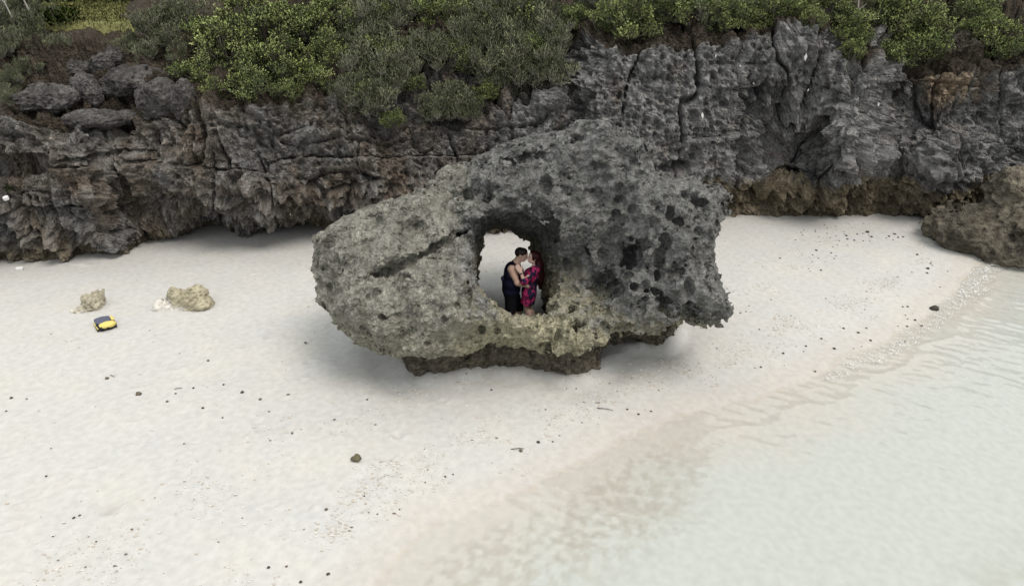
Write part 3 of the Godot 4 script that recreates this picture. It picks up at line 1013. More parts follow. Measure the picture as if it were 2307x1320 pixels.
func stone_mesh(seed_: int) -> ArrayMesh:
	var s := SphereMesh.new()
	s.radius = 1.0
	s.height = 2.0
	s.radial_segments = 9
	s.rings = 5
	var a := s.get_mesh_arrays()
	var v: PackedVector3Array = a[Mesh.ARRAY_VERTEX]
	var n := noise(SIMPLEX, 0.8, seed_, 2)
	for k in v.size():
		v[k] *= 1.0 + 0.55 * n.get_noise_3dv(v[k])
		v[k].y *= 0.7
	return mesh_of(v, a[Mesh.ARRAY_INDEX])

# ---------------------------------------------------------------- people: tapered bones joined by a smooth minimum
func bone_dist(p: Vector3, b: Array) -> float:
	var a: Vector3 = b[0]
	var e: Vector3 = b[1] - a
	var w := p - a
	var t := clampf(w.dot(e) / maxf(e.length_squared(), 1e-9), 0.0, 1.0)
	return (w - e * t).length() - lerpf(b[2], b[3], t)
func flesh(bones: Array, h: float, blend: float, clip = null) -> Array:
	const K := 4
	var lo := Vector3.ONE * 99.0
	var hi := -lo
	for b in bones:
		var r := Vector3.ONE * (maxf(b[2], b[3]) + h * 3)
		lo = lo.min(b[0] - r).min(b[1] - r)
		hi = hi.max(b[0] + r).max(b[1] + r)
	var H := h * K
	var cx := int(ceil((hi.x - lo.x) / H))
	var cy := int(ceil((hi.y - lo.y) / H))
	var cz := int(ceil((hi.z - lo.z) / H))
	var fx := cx * K + 1
	var fy := cy * K + 1
	var fz := cz * K + 1
	var val := PackedFloat32Array()
	val.resize(fx * fy * fz)
	val.fill(9e9)
	var act := PackedInt32Array()
	var reach := H * 0.87
	for z in cz:
		for y in cy:
			for x in cx:
				var mid := lo + (Vector3(x, y, z) + Vector3.ONE * 0.5) * H
				var near := []
				var least := 1e9
				for b in bones:
					var d := bone_dist(mid, b)
					least = minf(least, d)
					if d < reach + blend + 0.01: near.append([d, b])
				if least > reach + blend * 0.3 or least < -reach - blend - 0.02 and clip == null: continue
				var list := []
				for q in near:
					if q[0] < least + 2.0 * reach + blend: list.append(q[1])
				if list.is_empty(): continue
				act.append(x + y * cx + z * cx * cy)
				for k3 in K + 1:
					for k2 in K + 1:
						var w := x * K + (y * K + k2) * fx + (z * K + k3) * fx * fy
						for k1 in K + 1:
							if val[w + k1] > 8e9:
								var p := lo + Vector3(x * K + k1, y * K + k2, z * K + k3) * h
								var d := 1e9
								for b in list: d = smin(d, bone_dist(p, b), blend)
								if clip != null: d = maxf(d, clip.call(p))
								val[w + k1] = d
	var r := extract(val, lo, h, fx, fy, fz, act, cx, cy, K)
	return [r[0], r[1], PackedColorArray(), normals_of(r[0], r[1])]
func hand_bones(wrist: Vector3, out: Vector3, palm: Vector3, curl: float, thumb_side: float) -> Array:
	# palm points to what the hand lies on; fingers leave the palm's end and bend towards it
	var across := out.cross(palm).normalized()
	var b := [[wrist, wrist + out * 0.045 + across * 0.018, 0.025, 0.019], [wrist, wrist + out * 0.045 - across * 0.018, 0.025, 0.019], [wrist + out * 0.04 + across * 0.03, wrist + out * 0.08 + across * 0.028, 0.014, 0.013], [wrist + out * 0.04 - across * 0.03, wrist + out * 0.08 - across * 0.028, 0.014, 0.013], [wrist + out * 0.04, wrist + out * 0.085, 0.017, 0.014]]
	var lens := [0.070, 0.080, 0.074, 0.056]
	for k in 4:
		var s := (1.5 - k) * 0.0205 * thumb_side
		var root := wrist + out * 0.082 + across * s
		var d1 := (out + palm * curl * 0.6 + across * s * 4.0).normalized()
		var mid: Vector3 = root + d1 * lens[k] * 0.5
		var d2 := (out + palm * curl * 1.5 + across * s * 4.0).normalized()
		b.append([root, mid, 0.0095, 0.0088])
		b.append([mid, mid + d2 * lens[k] * 0.5, 0.0088, 0.0075])
	var tr := wrist + out * 0.030 + across * 0.030 * thumb_side
	var tm := tr + (out * 0.75 + across * 0.75 * thumb_side + palm * 0.2).normalized() * 0.036
	b.append([tr, tm, 0.013, 0.0105])
	b.append([tm, tm + (out + across * 0.25 * thumb_side + palm * 0.3).normalized() * 0.030, 0.0105, 0.0085])
	return b
func zoomed(x: float, y: float, dist: float) -> Vector3:
	return at_dist(1100.0 + x / 6.2875, 530.0 + y / 6.2875, dist)
func head_bones(c: Vector3, face: Vector3, up: Vector3, size: float) -> Array:
	var side := face.cross(up).normalized()
	var s := size
	var b := [
		[c - face * 0.030 * s + up * 0.030 * s, c + face * 0.022 * s + up * 0.036 * s, 0.080 * s, 0.074 * s],
		[c + face * 0.030 * s + up * 0.01 * s, c + face * 0.045 * s - up * 0.045 * s, 0.058 * s, 0.046 * s],
		[c + face * 0.050 * s - up * 0.075 * s, c - face * 0.005 * s - up * 0.060 * s + side * 0.035 * s, 0.028 * s, 0.028 * s],
		[c + face * 0.050 * s - up * 0.075 * s, c - face * 0.005 * s - up * 0.060 * s - side * 0.035 * s, 0.028 * s, 0.028 * s],
		[c + face * 0.085 * s + up * 0.018 * s, c + face * 0.108 * s - up * 0.020 * s, 0.010 * s, 0.015 * s],
		[c + face * 0.084 * s - up * 0.050 * s - side * 0.012 * s, c + face * 0.084 * s - up * 0.050 * s + side * 0.012 * s, 0.014 * s, 0.014 * s],
		[c + face * 0.080 * s + up * 0.036 * s - side * 0.028 * s, c + face * 0.080 * s + up * 0.036 * s + side * 0.028 * s, 0.014 * s, 0.014 * s]]
	for q in [-1.0, 1.0]:
		b.append([c - face * 0.012 * s + up * 0.012 * s + side * q * 0.080 * s, c - face * 0.004 * s - up * 0.026 * s + side * q * 0.076 * s, 0.014 * s, 0.009 * s])
	return b
func person_data(which: String) -> Dictionary:
	var out := {}
	var skin := []
	if which == "man":
		var D := 11.80
		var near := Vector3(0, 0, 1)
		var pel := zoomed(325, 765, D)
		var belly := zoomed(335, 650, D)
		var chest := zoomed(355, 515, D)
		var nape := zoomed(395, 395, D)
		var head := zoomed(468, 278, D)
		var rs := zoomed(335, 480, D - 0.17)
		var ls := zoomed(390, 460, D + 0.18)
		var re := zoomed(412, 675, D - 0.24)
		var rw := zoomed(565, 722, D - 0.21)
		var le := zoomed(500, 640, D + 0.26)
		var lw := zoomed(600, 650, D + 0.16)
		var face := Vector3(0.955, -0.22, 0.12).normalized()
		var up := (Vector3(0.24, 0.97, 0.0)).normalized()
		skin = [[pel + near * 0.07, pel - near * 0.07, 0.135, 0.135], [belly + near * 0.06, belly - near * 0.06, 0.140, 0.140], [pel, belly, 0.14, 0.145], [belly, chest, 0.145, 0.14], [chest + near * 0.08, chest - near * 0.08, 0.135, 0.135], [chest, nape, 0.12, 0.075], [rs, ls, 0.075, 0.075], [nape, head - face * 0.02 - up * 0.04, 0.062, 0.056]]
		skin.append_array(head_bones(head, face, up, 1.04))
		skin.append_array([[rs, re, 0.062, 0.047], [rs + (re - rs) * 0.25, rs + (re - rs) * 0.6, 0.060, 0.054], [re, rw, 0.046, 0.030], [re, re.lerp(rw, 0.45), 0.047, 0.045], [ls, le, 0.060, 0.046], [le, lw, 0.045, 0.030]])
		skin.append_array(hand_bones(rw, (zoomed(650, 695, D - 0.14) - rw).normalized(), Vector3(0.0, 0.05, -1.0), 0.7, 1.0))
		skin.append_array(hand_bones(lw, Vector3(0.9, 0.1, 0.2).normalized(), Vector3(0.1, 0, 1.0).normalized(), 0.6, 1.0))
		var legs := []
		for q in [[0.085, 318.0, 1045.0, -0.03, D - 0.10], [-0.085, 425.0, 1035.0, 0.02, D + 0.12]]:
			var hip: Vector3 = pel + near * q[0] - Vector3(0, 0.04, 0)
			var knee := zoomed(q[1], q[2], q[4])
			var floor_y := sand_height(knee.x, knee.z)
			var ankle := Vector3(knee.x + q[3], floor_y + 0.085, knee.z)
			legs.append([hip, knee, 0.096, 0.060])
			skin.append([hip, knee, 0.093, 0.058])
			skin.append([knee, ankle, 0.056, 0.037])
			skin.append([knee.lerp(ankle, 0.15) - Vector3(0.02, 0, 0), knee.lerp(ankle, 0.5) - Vector3(0.015, 0, 0), 0.056, 0.045])
			var ball := Vector3(ankle.x + 0.15, floor_y + 0.035, ankle.z)
			skin.append([ankle - Vector3(0.04, 0.045, 0), ball, 0.038, 0.034])
			for k in 5:
				var toe := ball + Vector3(0.0, -0.004, (k - 2.0) * 0.017 * signf(q[0]))
				skin.append([toe, toe + Vector3(0.055 - 0.006 * k, -0.008, 0), 0.014 - 0.0012 * k, 0.012 - 0.001 * k])
		out.body = flesh(skin, 0.012, 0.022)
		# sleeveless navy top and dark shorts, swollen copies of the trunk cut at neck, armholes and hems
		var cloth := [[pel + near * 0.07, pel - near * 0.07, 0.150, 0.150], [belly + near * 0.07, belly - near * 0.07, 0.158, 0.158], [pel, belly, 0.155, 0.16], [belly, chest, 0.16, 0.155], [chest + near * 0.085, chest - near * 0.085, 0.150, 0.150], [chest, nape, 0.135, 0.082], [rs - near * 0.03, ls + near * 0.03, 0.082, 0.082]]
		var neck_dir := (head - nape).normalized()
		out.top = flesh(cloth, 0.0125, 0.03, func(p: Vector3):
			var neck: float = 0.075 - (p - nape - neck_dir * 0.04).length()
			var hole_ := 0.070 - bone_dist(p, [rs + near * 0.05, rs.lerp(re, 0.3) + near * 0.02, 0.0, 0.0])
			var fold := 0.006 * sin(p.y * 60.0 + p.x * 25.0)
			return maxf(maxf(neck, hole_), pel.y - 0.02 - p.y) + fold * 0.3)
		var shorts := [[pel + near * 0.07, pel - near * 0.07, 0.147, 0.147]]
		for l in legs: shorts.append([l[0], l[1], 0.118, 0.098])
		var hem: float = minf(legs[0][1].y, legs[1][1].y) - 0.02
		out.shorts = flesh(shorts, 0.0125, 0.025, func(p: Vector3): return maxf(hem + 0.03 * (p.z - pel.z) - p.y, p.y - pel.y - 0.05))
		# short hair: a cap over the skull, open at the face
		var cap := []
		for b in head_bones(head, face, up, 1.04).slice(0, 1): cap.append([b[0] + up * 0.006, b[1] + up * 0.008 - face * 0.004, b[2] + 0.007, b[3] + 0.007])
		out.hair = flesh(cap, 0.008, 0.01, func(p: Vector3):
			var q: Vector3 = p - head
			return maxf(0.012 - q.dot(up) + 0.45 * maxf(q.dot(face), 0.0) - 0.55 * maxf(-q.dot(face), 0.0), q.dot(face) - 0.085))
		var side := face.cross(up).normalized()
		out.brow = [head + face * 0.092 + up * 0.040 + side * 0.022, head + face * 0.075 + up * 0.038 + side * 0.055]
		out.eye = [head + face * 0.082 + up * 0.020 + side * 0.040]
		out.lips = [head + face * 0.100 - up * 0.050 + side * 0.004]
		out.watch = null
		out.pouch = zoomed(208, 612, D - 0.05)
	else:
		var D := 11.72
		var near := Vector3(0, 0, 1)
		var pel := zoomed(578, 790, D)
		var waist := zoomed(588, 690, D)
		var chest := zoomed(628, 560, D)
		var nape := zoomed(668, 440, D)
		var head := zoomed(648, 318, D)
		var rs := zoomed(640, 490, D + 0.15)
		var ls := zoomed(672, 490, D - 0.14)
		var le := zoomed(510, 655, D - 0.24)
		var lw := zoomed(462, 530, D - 0.20)
		var re := zoomed(520, 620, D + 0.22)
		var rw := zoomed(480, 500, D + 0.12)
		var face := Vector3(-0.965, 0.20, 0.14).normalized()
		var up := Vector3(0.20, 0.975, 0.0).normalized()
		skin = [[pel + near * 0.065, pel - near * 0.065, 0.112, 0.112], [waist + near * 0.04, waist - near * 0.04, 0.098, 0.098], [pel, waist, 0.11, 0.10], [waist, chest, 0.100, 0.108], [chest + near * 0.06, chest - near * 0.06, 0.098, 0.098], [chest + Vector3(-0.07, 0.01, 0.06), chest + Vector3(-0.07, 0.01, -0.06), 0.06, 0.06], [chest, nape, 0.09, 0.055], [ls, rs, 0.058, 0.058], [nape, head - up * 0.05 - face * 0.01, 0.046, 0.044]]
		skin.append_array(head_bones(head, face, up, 0.96))
		skin.append_array([[ls, le, 0.048, 0.038], [le, lw, 0.037, 0.024], [rs, re, 0.047, 0.037], [re, rw, 0.036, 0.024]])
		skin.append_array(hand_bones(lw, (zoomed(405, 425, D - 0.17) - lw).normalized(), Vector3(-0.35, 0.05, -0.93).normalized(), 0.35, -1.0))
		skin.append_array(hand_bones(rw, Vector3(-0.35, 0.9, 0.1).normalized(), Vector3(-0.8, -0.1, 0.6).normalized(), 0.4, 1.0))
		var legs := []
		for q in [[0.07, 545.0, 1020.0, 0.13, D - 0.07], [-0.07, 575.0, 1030.0, 0.17, D + 0.08]]:
			var hip: Vector3 = pel + near * q[0] - Vector3(0, 0.05, 0)
			var knee := zoomed(q[1], q[2], q[4])
			var floor_y := sand_height(knee.x + q[3], knee.z)
			var ankle := Vector3(knee.x + q[3], floor_y + 0.085, knee.z)
			legs.append([hip, knee])
			skin.append([hip, knee, 0.088, 0.052])
			skin.append([knee, ankle, 0.050, 0.031])
			skin.append([knee.lerp(ankle, 0.15) + Vector3(0.02, 0, 0), knee.lerp(ankle, 0.5) + Vector3(0.012, 0, 0), 0.050, 0.040])
			var ball := Vector3(ankle.x - 0.12, floor_y + 0.032, ankle.z)
			skin.append([ankle + Vector3(0.035, -0.045, 0), ball, 0.033, 0.029])
			for k in 5:
				var toe := ball + Vector3(0.0, -0.004, (k - 2.0) * 0.0145 * signf(q[0]))
				skin.append([toe, toe - Vector3(0.048 - 0.005 * k, 0.008, 0), 0.012 - 0.001 * k, 0.010 - 0.001 * k])
		out.body = flesh(skin, 0.012, 0.02)
		var hem := zoomed(560, 935, D).y
		var cloth := [[pel + near * 0.07, pel - near * 0.07, 0.128, 0.128], [waist + near * 0.045, waist - near * 0.045, 0.112, 0.112], [pel, waist, 0.125, 0.114], [waist, chest, 0.114, 0.120], [chest + near * 0.06, chest - near * 0.06, 0.112, 0.112], [chest + Vector3(-0.07, 0.01, 0.06), chest + Vector3(-0.07, 0.01, -0.06), 0.072, 0.072], [chest, nape, 0.104, 0.066], [ls, rs, 0.070, 0.070], [ls, le, 0.062, 0.062], [rs, re, 0.060, 0.060], [le, le.lerp(lw, 0.22), 0.060, 0.056], [re, re.lerp(rw, 0.2), 0.058, 0.054]]
		for l in legs: cloth.append([l[0], l[0].lerp(l[1], 0.75), 0.118, 0.120])
		var dir := (head - nape).normalized()
		var wrist_dir := (lw - le).normalized()
		out.dress = flesh(cloth, 0.0125, 0.03, func(p: Vector3):
			var neck: float = 0.068 - (p - nape - dir * 0.03 - face * 0.02).length()
			return maxf(maxf(neck, hem + 0.02 * sin(p.z * 30.0 + p.x * 22.0) - p.y), (p - le).dot(wrist_dir) - 0.055 if p.distance_to(le) < 0.14 else -1.0))
		# long dark red hair down her back
		var side := face.cross(up).normalized()
		var hair := [[head - face * 0.024 + up * 0.034, head + face * 0.016 + up * 0.042, 0.094, 0.086], [head - face * 0.055, zoomed(725, 430, D), 0.080, 0.075], [zoomed(725, 430, D), zoomed(742, 600, D - 0.02), 0.078, 0.070], [zoomed(742, 600, D - 0.02), zoomed(738, 745, D), 0.066, 0.030], [zoomed(722, 430, D - 0.06), zoomed(735, 640, D - 0.09), 0.05, 0.035], [zoomed(722, 430, D + 0.06), zoomed(740, 660, D + 0.08), 0.05, 0.035]]
		out.hair = flesh(hair, 0.009, 0.02, func(p: Vector3):
			var q: Vector3 = p - head
			var open := maxf(q.dot(face) - 0.030 - 0.35 * q.dot(up), 0.0)
			return maxf(q.dot(face) - 0.045 - 0.25 * maxf(q.dot(up), 0.0) if q.dot(up) < 0.085 and q.length() < 0.2 else -1.0, -1.0) + 0.0035 * sin(q.dot(side) * 190.0 + q.y * 12.0))
		out.brow = [head + face * 0.084 + up * 0.036 - side * 0.022, head + face * 0.066 + up * 0.036 - side * 0.050]
		out.eye = [head + face * 0.076 + up * 0.018 - side * 0.038]
		out.lips = [head + face * 0.093 - up * 0.048 - side * 0.004]
		out.watch = [lw, wrist_dir]
	return out
func man_data() -> Dictionary: return person_data("man")
func woman_data() -> Dictionary: return person_data("woman")
func blob(at: Vector3, r: Vector3) -> ArrayMesh:
	var s := SphereMesh.new()
	s.radius = 1.0
	s.height = 2.0
	s.radial_segments = 12
	s.rings = 7
	var a := s.get_mesh_arrays()
	var v: PackedVector3Array = a[Mesh.ARRAY_VERTEX]
	for k in v.size(): v[k] = at + v[k] * r
	return mesh_of(v, a[Mesh.ARRAY_INDEX])
func moved(a: Array, by: Vector3) -> Array:
	var v: PackedVector3Array = a[0]
	for k in v.size(): v[k] -= by
	return [v, a[1], a[2], a[3]]
func build_person(data: Dictionary, is_man: bool) -> void:
	var lo := 9.0
	var c := Vector3.ZERO
	for p in data.body[0]:
		lo = minf(lo, p.y)
		c += p
	c /= data.body[0].size()
	var base := Vector3(c.x, lo, c.z)
	var o := thing("person", base)
	var skin := mat(0.55, lin(0.60, 0.40, 0.31))
	if not is_man: skin.albedo_color = lin(0.66, 0.46, 0.38)
	for key in ["body", "top", "shorts", "dress", "hair"]:
		if not data.has(key): continue
		var a := moved(data[key], base)
		var m: StandardMaterial3D = skin
		if key == "top": m = mat(0.85, lin(0.008, 0.009, 0.028))
		elif key == "shorts": m = mat(0.85, lin(0.008, 0.008, 0.011))
		elif key == "hair": m = mat(0.5, lin(0.016, 0.012, 0.010)) if is_man else mat(0.4, lin(0.030, 0.006, 0.008))
		elif key == "dress":
			m = mat(0.8, Color(1, 1, 1), true)
			var n := noise(CELLS, 24.0, 91, 1, 0.03)
			n.cellular_return_type = FastNoiseLite.RETURN_CELL_VALUE
			var col := PackedColorArray()
			for p in a[0]:
				var q := n.get_noise_3d(p.x * 1.2, p.y * 0.65, p.z)
				col.append(Color(0.46, 0.034, 0.13) if q > 0.3 else (Color(0.016, 0.016, 0.045) if q < -0.05 else Color(0.13, 0.016, 0.07)))
			a[2] = col
		put(key, mesh_of(a[0], a[1], a[2], a[3]), m, o)
	var dark := mat(0.8, lin(0.02, 0.014, 0.010))
	var s := Soup.new()
	s.tube(data.brow[0] - base, data.brow[1] - base, 0.006, 0.004, Color(1, 1, 1), 5)
	put("eyebrow", soup_mesh(s), dark, o)
	put("eye", blob(data.eye[0] - base, Vector3(0.011, 0.006, 0.011)), dark, o)
	put("lips", blob(data.lips[0] - base, Vector3(0.012, 0.010, 0.020)), mat(0.5, lin(0.38, 0.12, 0.11)), o)
	if is_man:
		var pb := blob(data.pouch - base, Vector3(0.035, 0.045, 0.06))
		put("hip_pouch", pb, mat(0.8, lin(0.02, 0.025, 0.06)), o)
		tag(o, "person in sleeveless navy top and black shorts, kissing inside the rock window", "person")
	else:
		var w := Soup.new()
		var at: Vector3 = data.watch[0] - base - data.watch[1] * 0.02
		w.tube(at, at + data.watch[1] * 0.022, 0.031, 0.030, Color(1, 1, 1), 14)
		var band := put("wristwatch", soup_mesh(w), dark, o)
		put("watch_face", blob(at + data.watch[1] * 0.011 + Vector3(0, 0, 0.030), Vector3(0.015, 0.017, 0.006)), mat(0.2, lin(0.03, 0.03, 0.035)), band)
		tag(o, "person with long red hair in a short pink and navy patterned dress, kissing", "person")

# ---------------------------------------------------------------- backpack
func puff(size: Vector3, power: float) -> ArrayMesh:
	var s := SphereMesh.new()
	s.radius = 1.0
	s.height = 2.0
	s.radial_segments = 32
	s.rings = 16
	var a := s.get_mesh_arrays()
	var v: PackedVector3Array = a[Mesh.ARRAY_VERTEX]
	for k in v.size():
		var p := v[k]
		var l := pow(pow(absf(p.x), power) + pow(absf(p.y), power) + pow(absf(p.z), power), 1.0 / power)
		v[k] = p / l * size * (1.0 + 0.035 * sin(p.x * 9.0 + p.z * 7.0) + 0.03 * sin(p.z * 17.0 - p.y * 6.0))
	return mesh_of(v, a[Mesh.ARRAY_INDEX])
func build_bag() -> void:
	var at := on_sand(237, 735)
	var o := thing("backpack", at, 0.62)
	var dark := mat(0.8, lin(0.018, 0.018, 0.024))
	var slate := mat(0.75, lin(0.085, 0.09, 0.125))
	var yellow := mat(0.9, lin(0.58, 0.48, 0.15))
	var p: MeshInstance3D
	p = put("body", puff(Vector3(0.150, 0.052, 0.215), 4.0), dark, o); p.position = Vector3(0, 0.050, 0)
	p = put("side_panel", puff(Vector3(0.026, 0.036, 0.180), 3.0), yellow, o); p.position = Vector3(-0.140, 0.045, -0.02)
	p = put("side_panel", puff(Vector3(0.034, 0.040, 0.120), 3.0), yellow, o); p.position = Vector3(0.130, 0.066, -0.085)
	p = put("front_panel", puff(Vector3(0.130, 0.030, 0.140), 4.0), slate, o); p.position = Vector3(-0.020, 0.090, -0.075)
	var pocket := put("front_pocket", puff(Vector3(0.138, 0.046, 0.100), 2.4), yellow, o); pocket.position = Vector3(0.02, 0.080, 0.130)
	var z := Soup.new()
	z.path([Vector3(-0.13, 0.010, -0.05), Vector3(-0.06, 0.020, -0.085), Vector3(0.06, 0.020, -0.085), Vector3(0.125, 0.010, -0.05)], 0.009, 0.009, Color(1, 1, 1), 6)
	put("zip", soup_mesh(z), dark, pocket)
	for side in [-1.0, 1.0]:
		var t := Soup.new()
		t.path([Vector3(side * 0.13, 0.09, 0.03), Vector3(side * 0.155, 0.06, 0.08), Vector3(side * 0.145, 0.015, 0.18)], 0.018, 0.014, Color(1, 1, 1), 6)
		put("strap", soup_mesh(t), dark, o)
	var hd := Soup.new()
	hd.path([Vector3(-0.10, 0.08, -0.18), Vector3(-0.09, 0.075, -0.235), Vector3(0.0, 0.07, -0.255), Vector3(0.07, 0.075, -0.235), Vector3(0.08, 0.08, -0.18)], 0.009, 0.009, Color(1, 1, 1), 7)
	put("handle", soup_mesh(hd), dark, o)
	tag(o, "small yellow and black backpack lying on the sand beside a bleached coral stone", "backpack")

var HOLLOWS := []
func small_rock(called: String, data: Array, at: Vector3, m: Material, label: String, turn := 0.0) -> MeshInstance3D:
	var o := put(called, faceted(data), m)
	o.position = at
	o.rotation.y = turn
	tag(o, label, "rock")
	return o
func job_coral_a() -> Array:
	return boulder(201, [[Vector3(0.05, 0.16, 0), Vector3(0.20, 0.20, 0.17)], [Vector3(0.14, 0.26, -0.05), Vector3(0.12, 0.16, 0.12)], [Vector3(-0.16, 0.06, 0.10), Vector3(0.17, 0.11, 0.13)]], 0.016, 0.09, 0.06, [Vector3(0.26, 0.235, 0.175), Vector3(0.36, 0.33, 0.255), Vector3(0.50, 0.48, 0.44), 0.04, 0.35])
func job_coral_b() -> Array:
	return boulder(211, [[Vector3(0.10, 0.12, 0), Vector3(0.46, 0.21, 0.26)], [Vector3(0.18, 0.26, -0.06), Vector3(0.24, 0.17, 0.17)], [Vector3(-0.12, 0.24, -0.05), Vector3(0.20, 0.13, 0.15)], [Vector3(-0.38, 0.04, 0.10), Vector3(0.27, 0.12, 0.18)]], 0.018, 0.10, 0.065, [Vector3(0.24, 0.215, 0.15), Vector3(0.34, 0.31, 0.225), Vector3(0.51, 0.49, 0.45), 0.10, 0.38])
func job_right() -> Array:
	return boulder(221, [[Vector3(0.45, 0.70, 0.0), Vector3(1.35, 0.85, 1.0)], [Vector3(0.25, 1.25, -0.35), Vector3(0.85, 0.70, 0.75)], [Vector3(-0.85, 0.50, -0.35), Vector3(0.85, 0.62, 0.85)], [Vector3(0.4, 0.15, 0.35), Vector3(1.4, 0.5, 0.85)], [Vector3(1.7, 0.9, 0.0), Vector3(1.3, 1.2, 1.1)]], 0.033, 0.34, 0.17, [Vector3(0.15, 0.132, 0.105), Vector3(0.29, 0.258, 0.200)])
func job_slope() -> Array:
	var all := []
	for k in 4:
		all.append(boulder(231 + 10 * k, [[Vector3(0.1, 0.3, 0), Vector3(0.85, 0.52, 0.6)], [Vector3(-0.35, 0.15, 0.12 * k - 0.1), Vector3(0.55, 0.42, 0.5)], [Vector3(0.35, 0.4 - 0.1 * k, 0.1), Vector3(0.45, 0.4, 0.45)]], 0.05, 0.20, 0.14, [Vector3(0.105, 0.098, 0.094), Vector3(0.19, 0.18, 0.172)]))
	return all

func _ready() -> void:
	# camera, sky, sun, exposure
	var cam := Camera3D.new()
	cam.name = "camera"
	cam.position = EYE
	cam.rotation_degrees = Vector3(-PITCH, 0, 0)
	cam.fov = 2.0 * rad_to_deg(atan(660.0 / FPX))
	cam.near = 0.1
	cam.far = 400.0
	add_child(cam)
	cam.current = true
	var sky_mat := ProceduralSkyMaterial.new()
	sky_mat.sky_top_color = Color(0.98, 1.0, 1.0)
	sky_mat.sky_horizon_color = Color(0.66, 0.68, 0.70)
	sky_mat.sky_curve = 0.4
	sky_mat.ground_bottom_color = Color(0.55, 0.56, 0.55)
	sky_mat.ground_horizon_color = Color(0.62, 0.64, 0.64)
	sky_mat.sun_angle_max = 1.0
	var sky := Sky.new()
	sky.sky_material = sky_mat
	var env := Environment.new()
	env.background_mode = Environment.BG_SKY
	env.sky = sky
	env.background_energy_multiplier = 0.76
	env.tonemap_mode = Environment.TONE_MAPPER_LINEAR
	env.tonemap_exposure = 2.22
	env.sdfgi_enabled = true
	env.ssao_enabled = true
	env.ssil_enabled = true
	var we := WorldEnvironment.new()
	we.name = "world_environment"
	we.environment = env
	add_child(we)
	var sun := DirectionalLight3D.new()
	sun.name = "sun"
	sun.light_energy = 0.42
	sun.light_color = Color(1.0, 0.975, 0.945)
	sun.light_angular_distance = 32.0
	sun.shadow_enabled = true
	add_child(sun)
	sun.look_at_from_position(Vector3(4.0, 10.0, 3.6), Vector3.ZERO, Vector3.UP)

	# the large structure, each built on its own thread
	textures()
	materials()
	make_shore()
	prepare_rock()
	for h in [[1722, 455, 0.34, 0.30, 0.55], [1788, 462, 0.13, 0.16, 0.25], [1945, 455, 0.07, 0.42, 0.4], [1850, 415, 0.9, 0.06, 0.14], [1330, 300, 0.2, 0.12, 0.2], [1290, 330, 0.3, 0.3, 0.3], [1520, 375, 0.35, 0.22, 0.35], [1280, 130, 0.35, 0.7, 0.25], [1655, 300, 0.06, 1.2, 0.2], [120, 560, 0.5, 0.1, 0.15], [10, 310, 0.25, 0.12, 0.3], [190, 365, 1.0, 0.05, 0.14]]:
		HOLLOWS.append([at_dist(h[0], h[1], 17.2 if h[0] > 400 else 14.9), h[2], h[3], h[4]])
	cliff_smooth()
	print("prepared ", Time.get_ticks_msec())
	var jobs := {}
	for j in [["rock", build_rock], ["cliff", build_cliff], ["sand", build_sand], ["water", build_water], ["man", man_data], ["woman", woman_data], ["coral_a", job_coral_a], ["coral_b", job_coral_b], ["right", job_right], ["slope", job_slope]]:
		var th := Thread.new()
		th.start(j[1])
		jobs[j[0]] = th
	var made := {}
	for j in jobs:
		made[j] = jobs[j].wait_to_finish()
		print(j, " ", Time.get_ticks_msec())
	for j in [["sand", M.sand, "pale coral sand beach sloping into clear shallow water", "beach"], ["water", M.water, "clear rippled shallow sea lapping the sand", "sea"], ["cliff", M.cliff, "dark pitted limestone cliff behind the beach, undercut at its foot", "cliff"]]:
		var a: Array = made[j[0]]
		var o := put(j[0], faceted(a) if a.size() == 3 else mesh_of(a[0], a[1], a[2], a[3]), j[1])
		tag(o, j[2], j[3], "", "structure")
	var rk: Array = made.rock
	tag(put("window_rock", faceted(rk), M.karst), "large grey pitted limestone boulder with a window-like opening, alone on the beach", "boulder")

	# loose rocks
	small_rock("boulder", made.right, at_height(2265, 560, 0.0) + Vector3(0.05, -0.15, 0.15), M.cliff, "brown pitted boulder standing at the water's edge against the cliff")
	small_rock("coral_stone", made.coral_a, on_sand(203, 692) + Vector3(0.02, -0.06, 0.0), M.stone, "small upright bleached coral stone on the sand beside the backpack", 0.25)
	small_rock("coral_stone", made.coral_b, on_sand(415, 690) + Vector3(0, -0.07, -0.05), M.stone, "wide low coral stone with a chalk-white end, on open sand", -0.05)
	var slope_names := ["grey limestone block leaning on its neighbours below the grass bank", "rounded grey boulder among dark soil below the grass bank", "small grey boulder wedged under the dry scrub", "long brown rock ledge stone resting on the lower cliff shelf", "tall grey block beside the green shrubs at the shelf's end", "dark boulder at the foot of the bank, half in soil", "little rounded stone on top of the shelf", "flat stone lying at the edge of the lower cliff", "grey boulder under the dry scrub beside the dark gully"]
	var spots := [[305, 172, 78, 42, 0], [222, 134, 34, 30, 1], [165, 142, 27, 22, 2], [113, 205, 66, 36, 3], [195, 190, 38, 44, 0], [362, 205, 56, 46, 1], [262, 112, 34, 24, 2], [225, 254, 75, 24, 3], [420, 212, 32, 46, 1]]
	for k in spots.size():
		var s: Array = spots[k]
		var p := cliff_hit(s[0], s[1] + s[3] * 0.5)
		var w := pixel_of(p).z / FPX
		var o := small_rock("boulder", made.slope[s[4]], p + Vector3(0, -0.1, 0), M.cliff, slope_names[k], 0.7 * k)
		o.rotation.y = [0.2, -0.3, 0.5, 0.0, 2.9, 0.1, 1.0, 3.1, 0.4][k]
		o.scale = Vector3(s[2] * w / 0.95, s[3] * w / 0.62, s[2] * w / 0.95)

	build_bag()
	build_person(made.man, true)
	build_person(made.woman, false)
	build_plants()
	build_litter()
	print("done ", Time.get_ticks_msec())

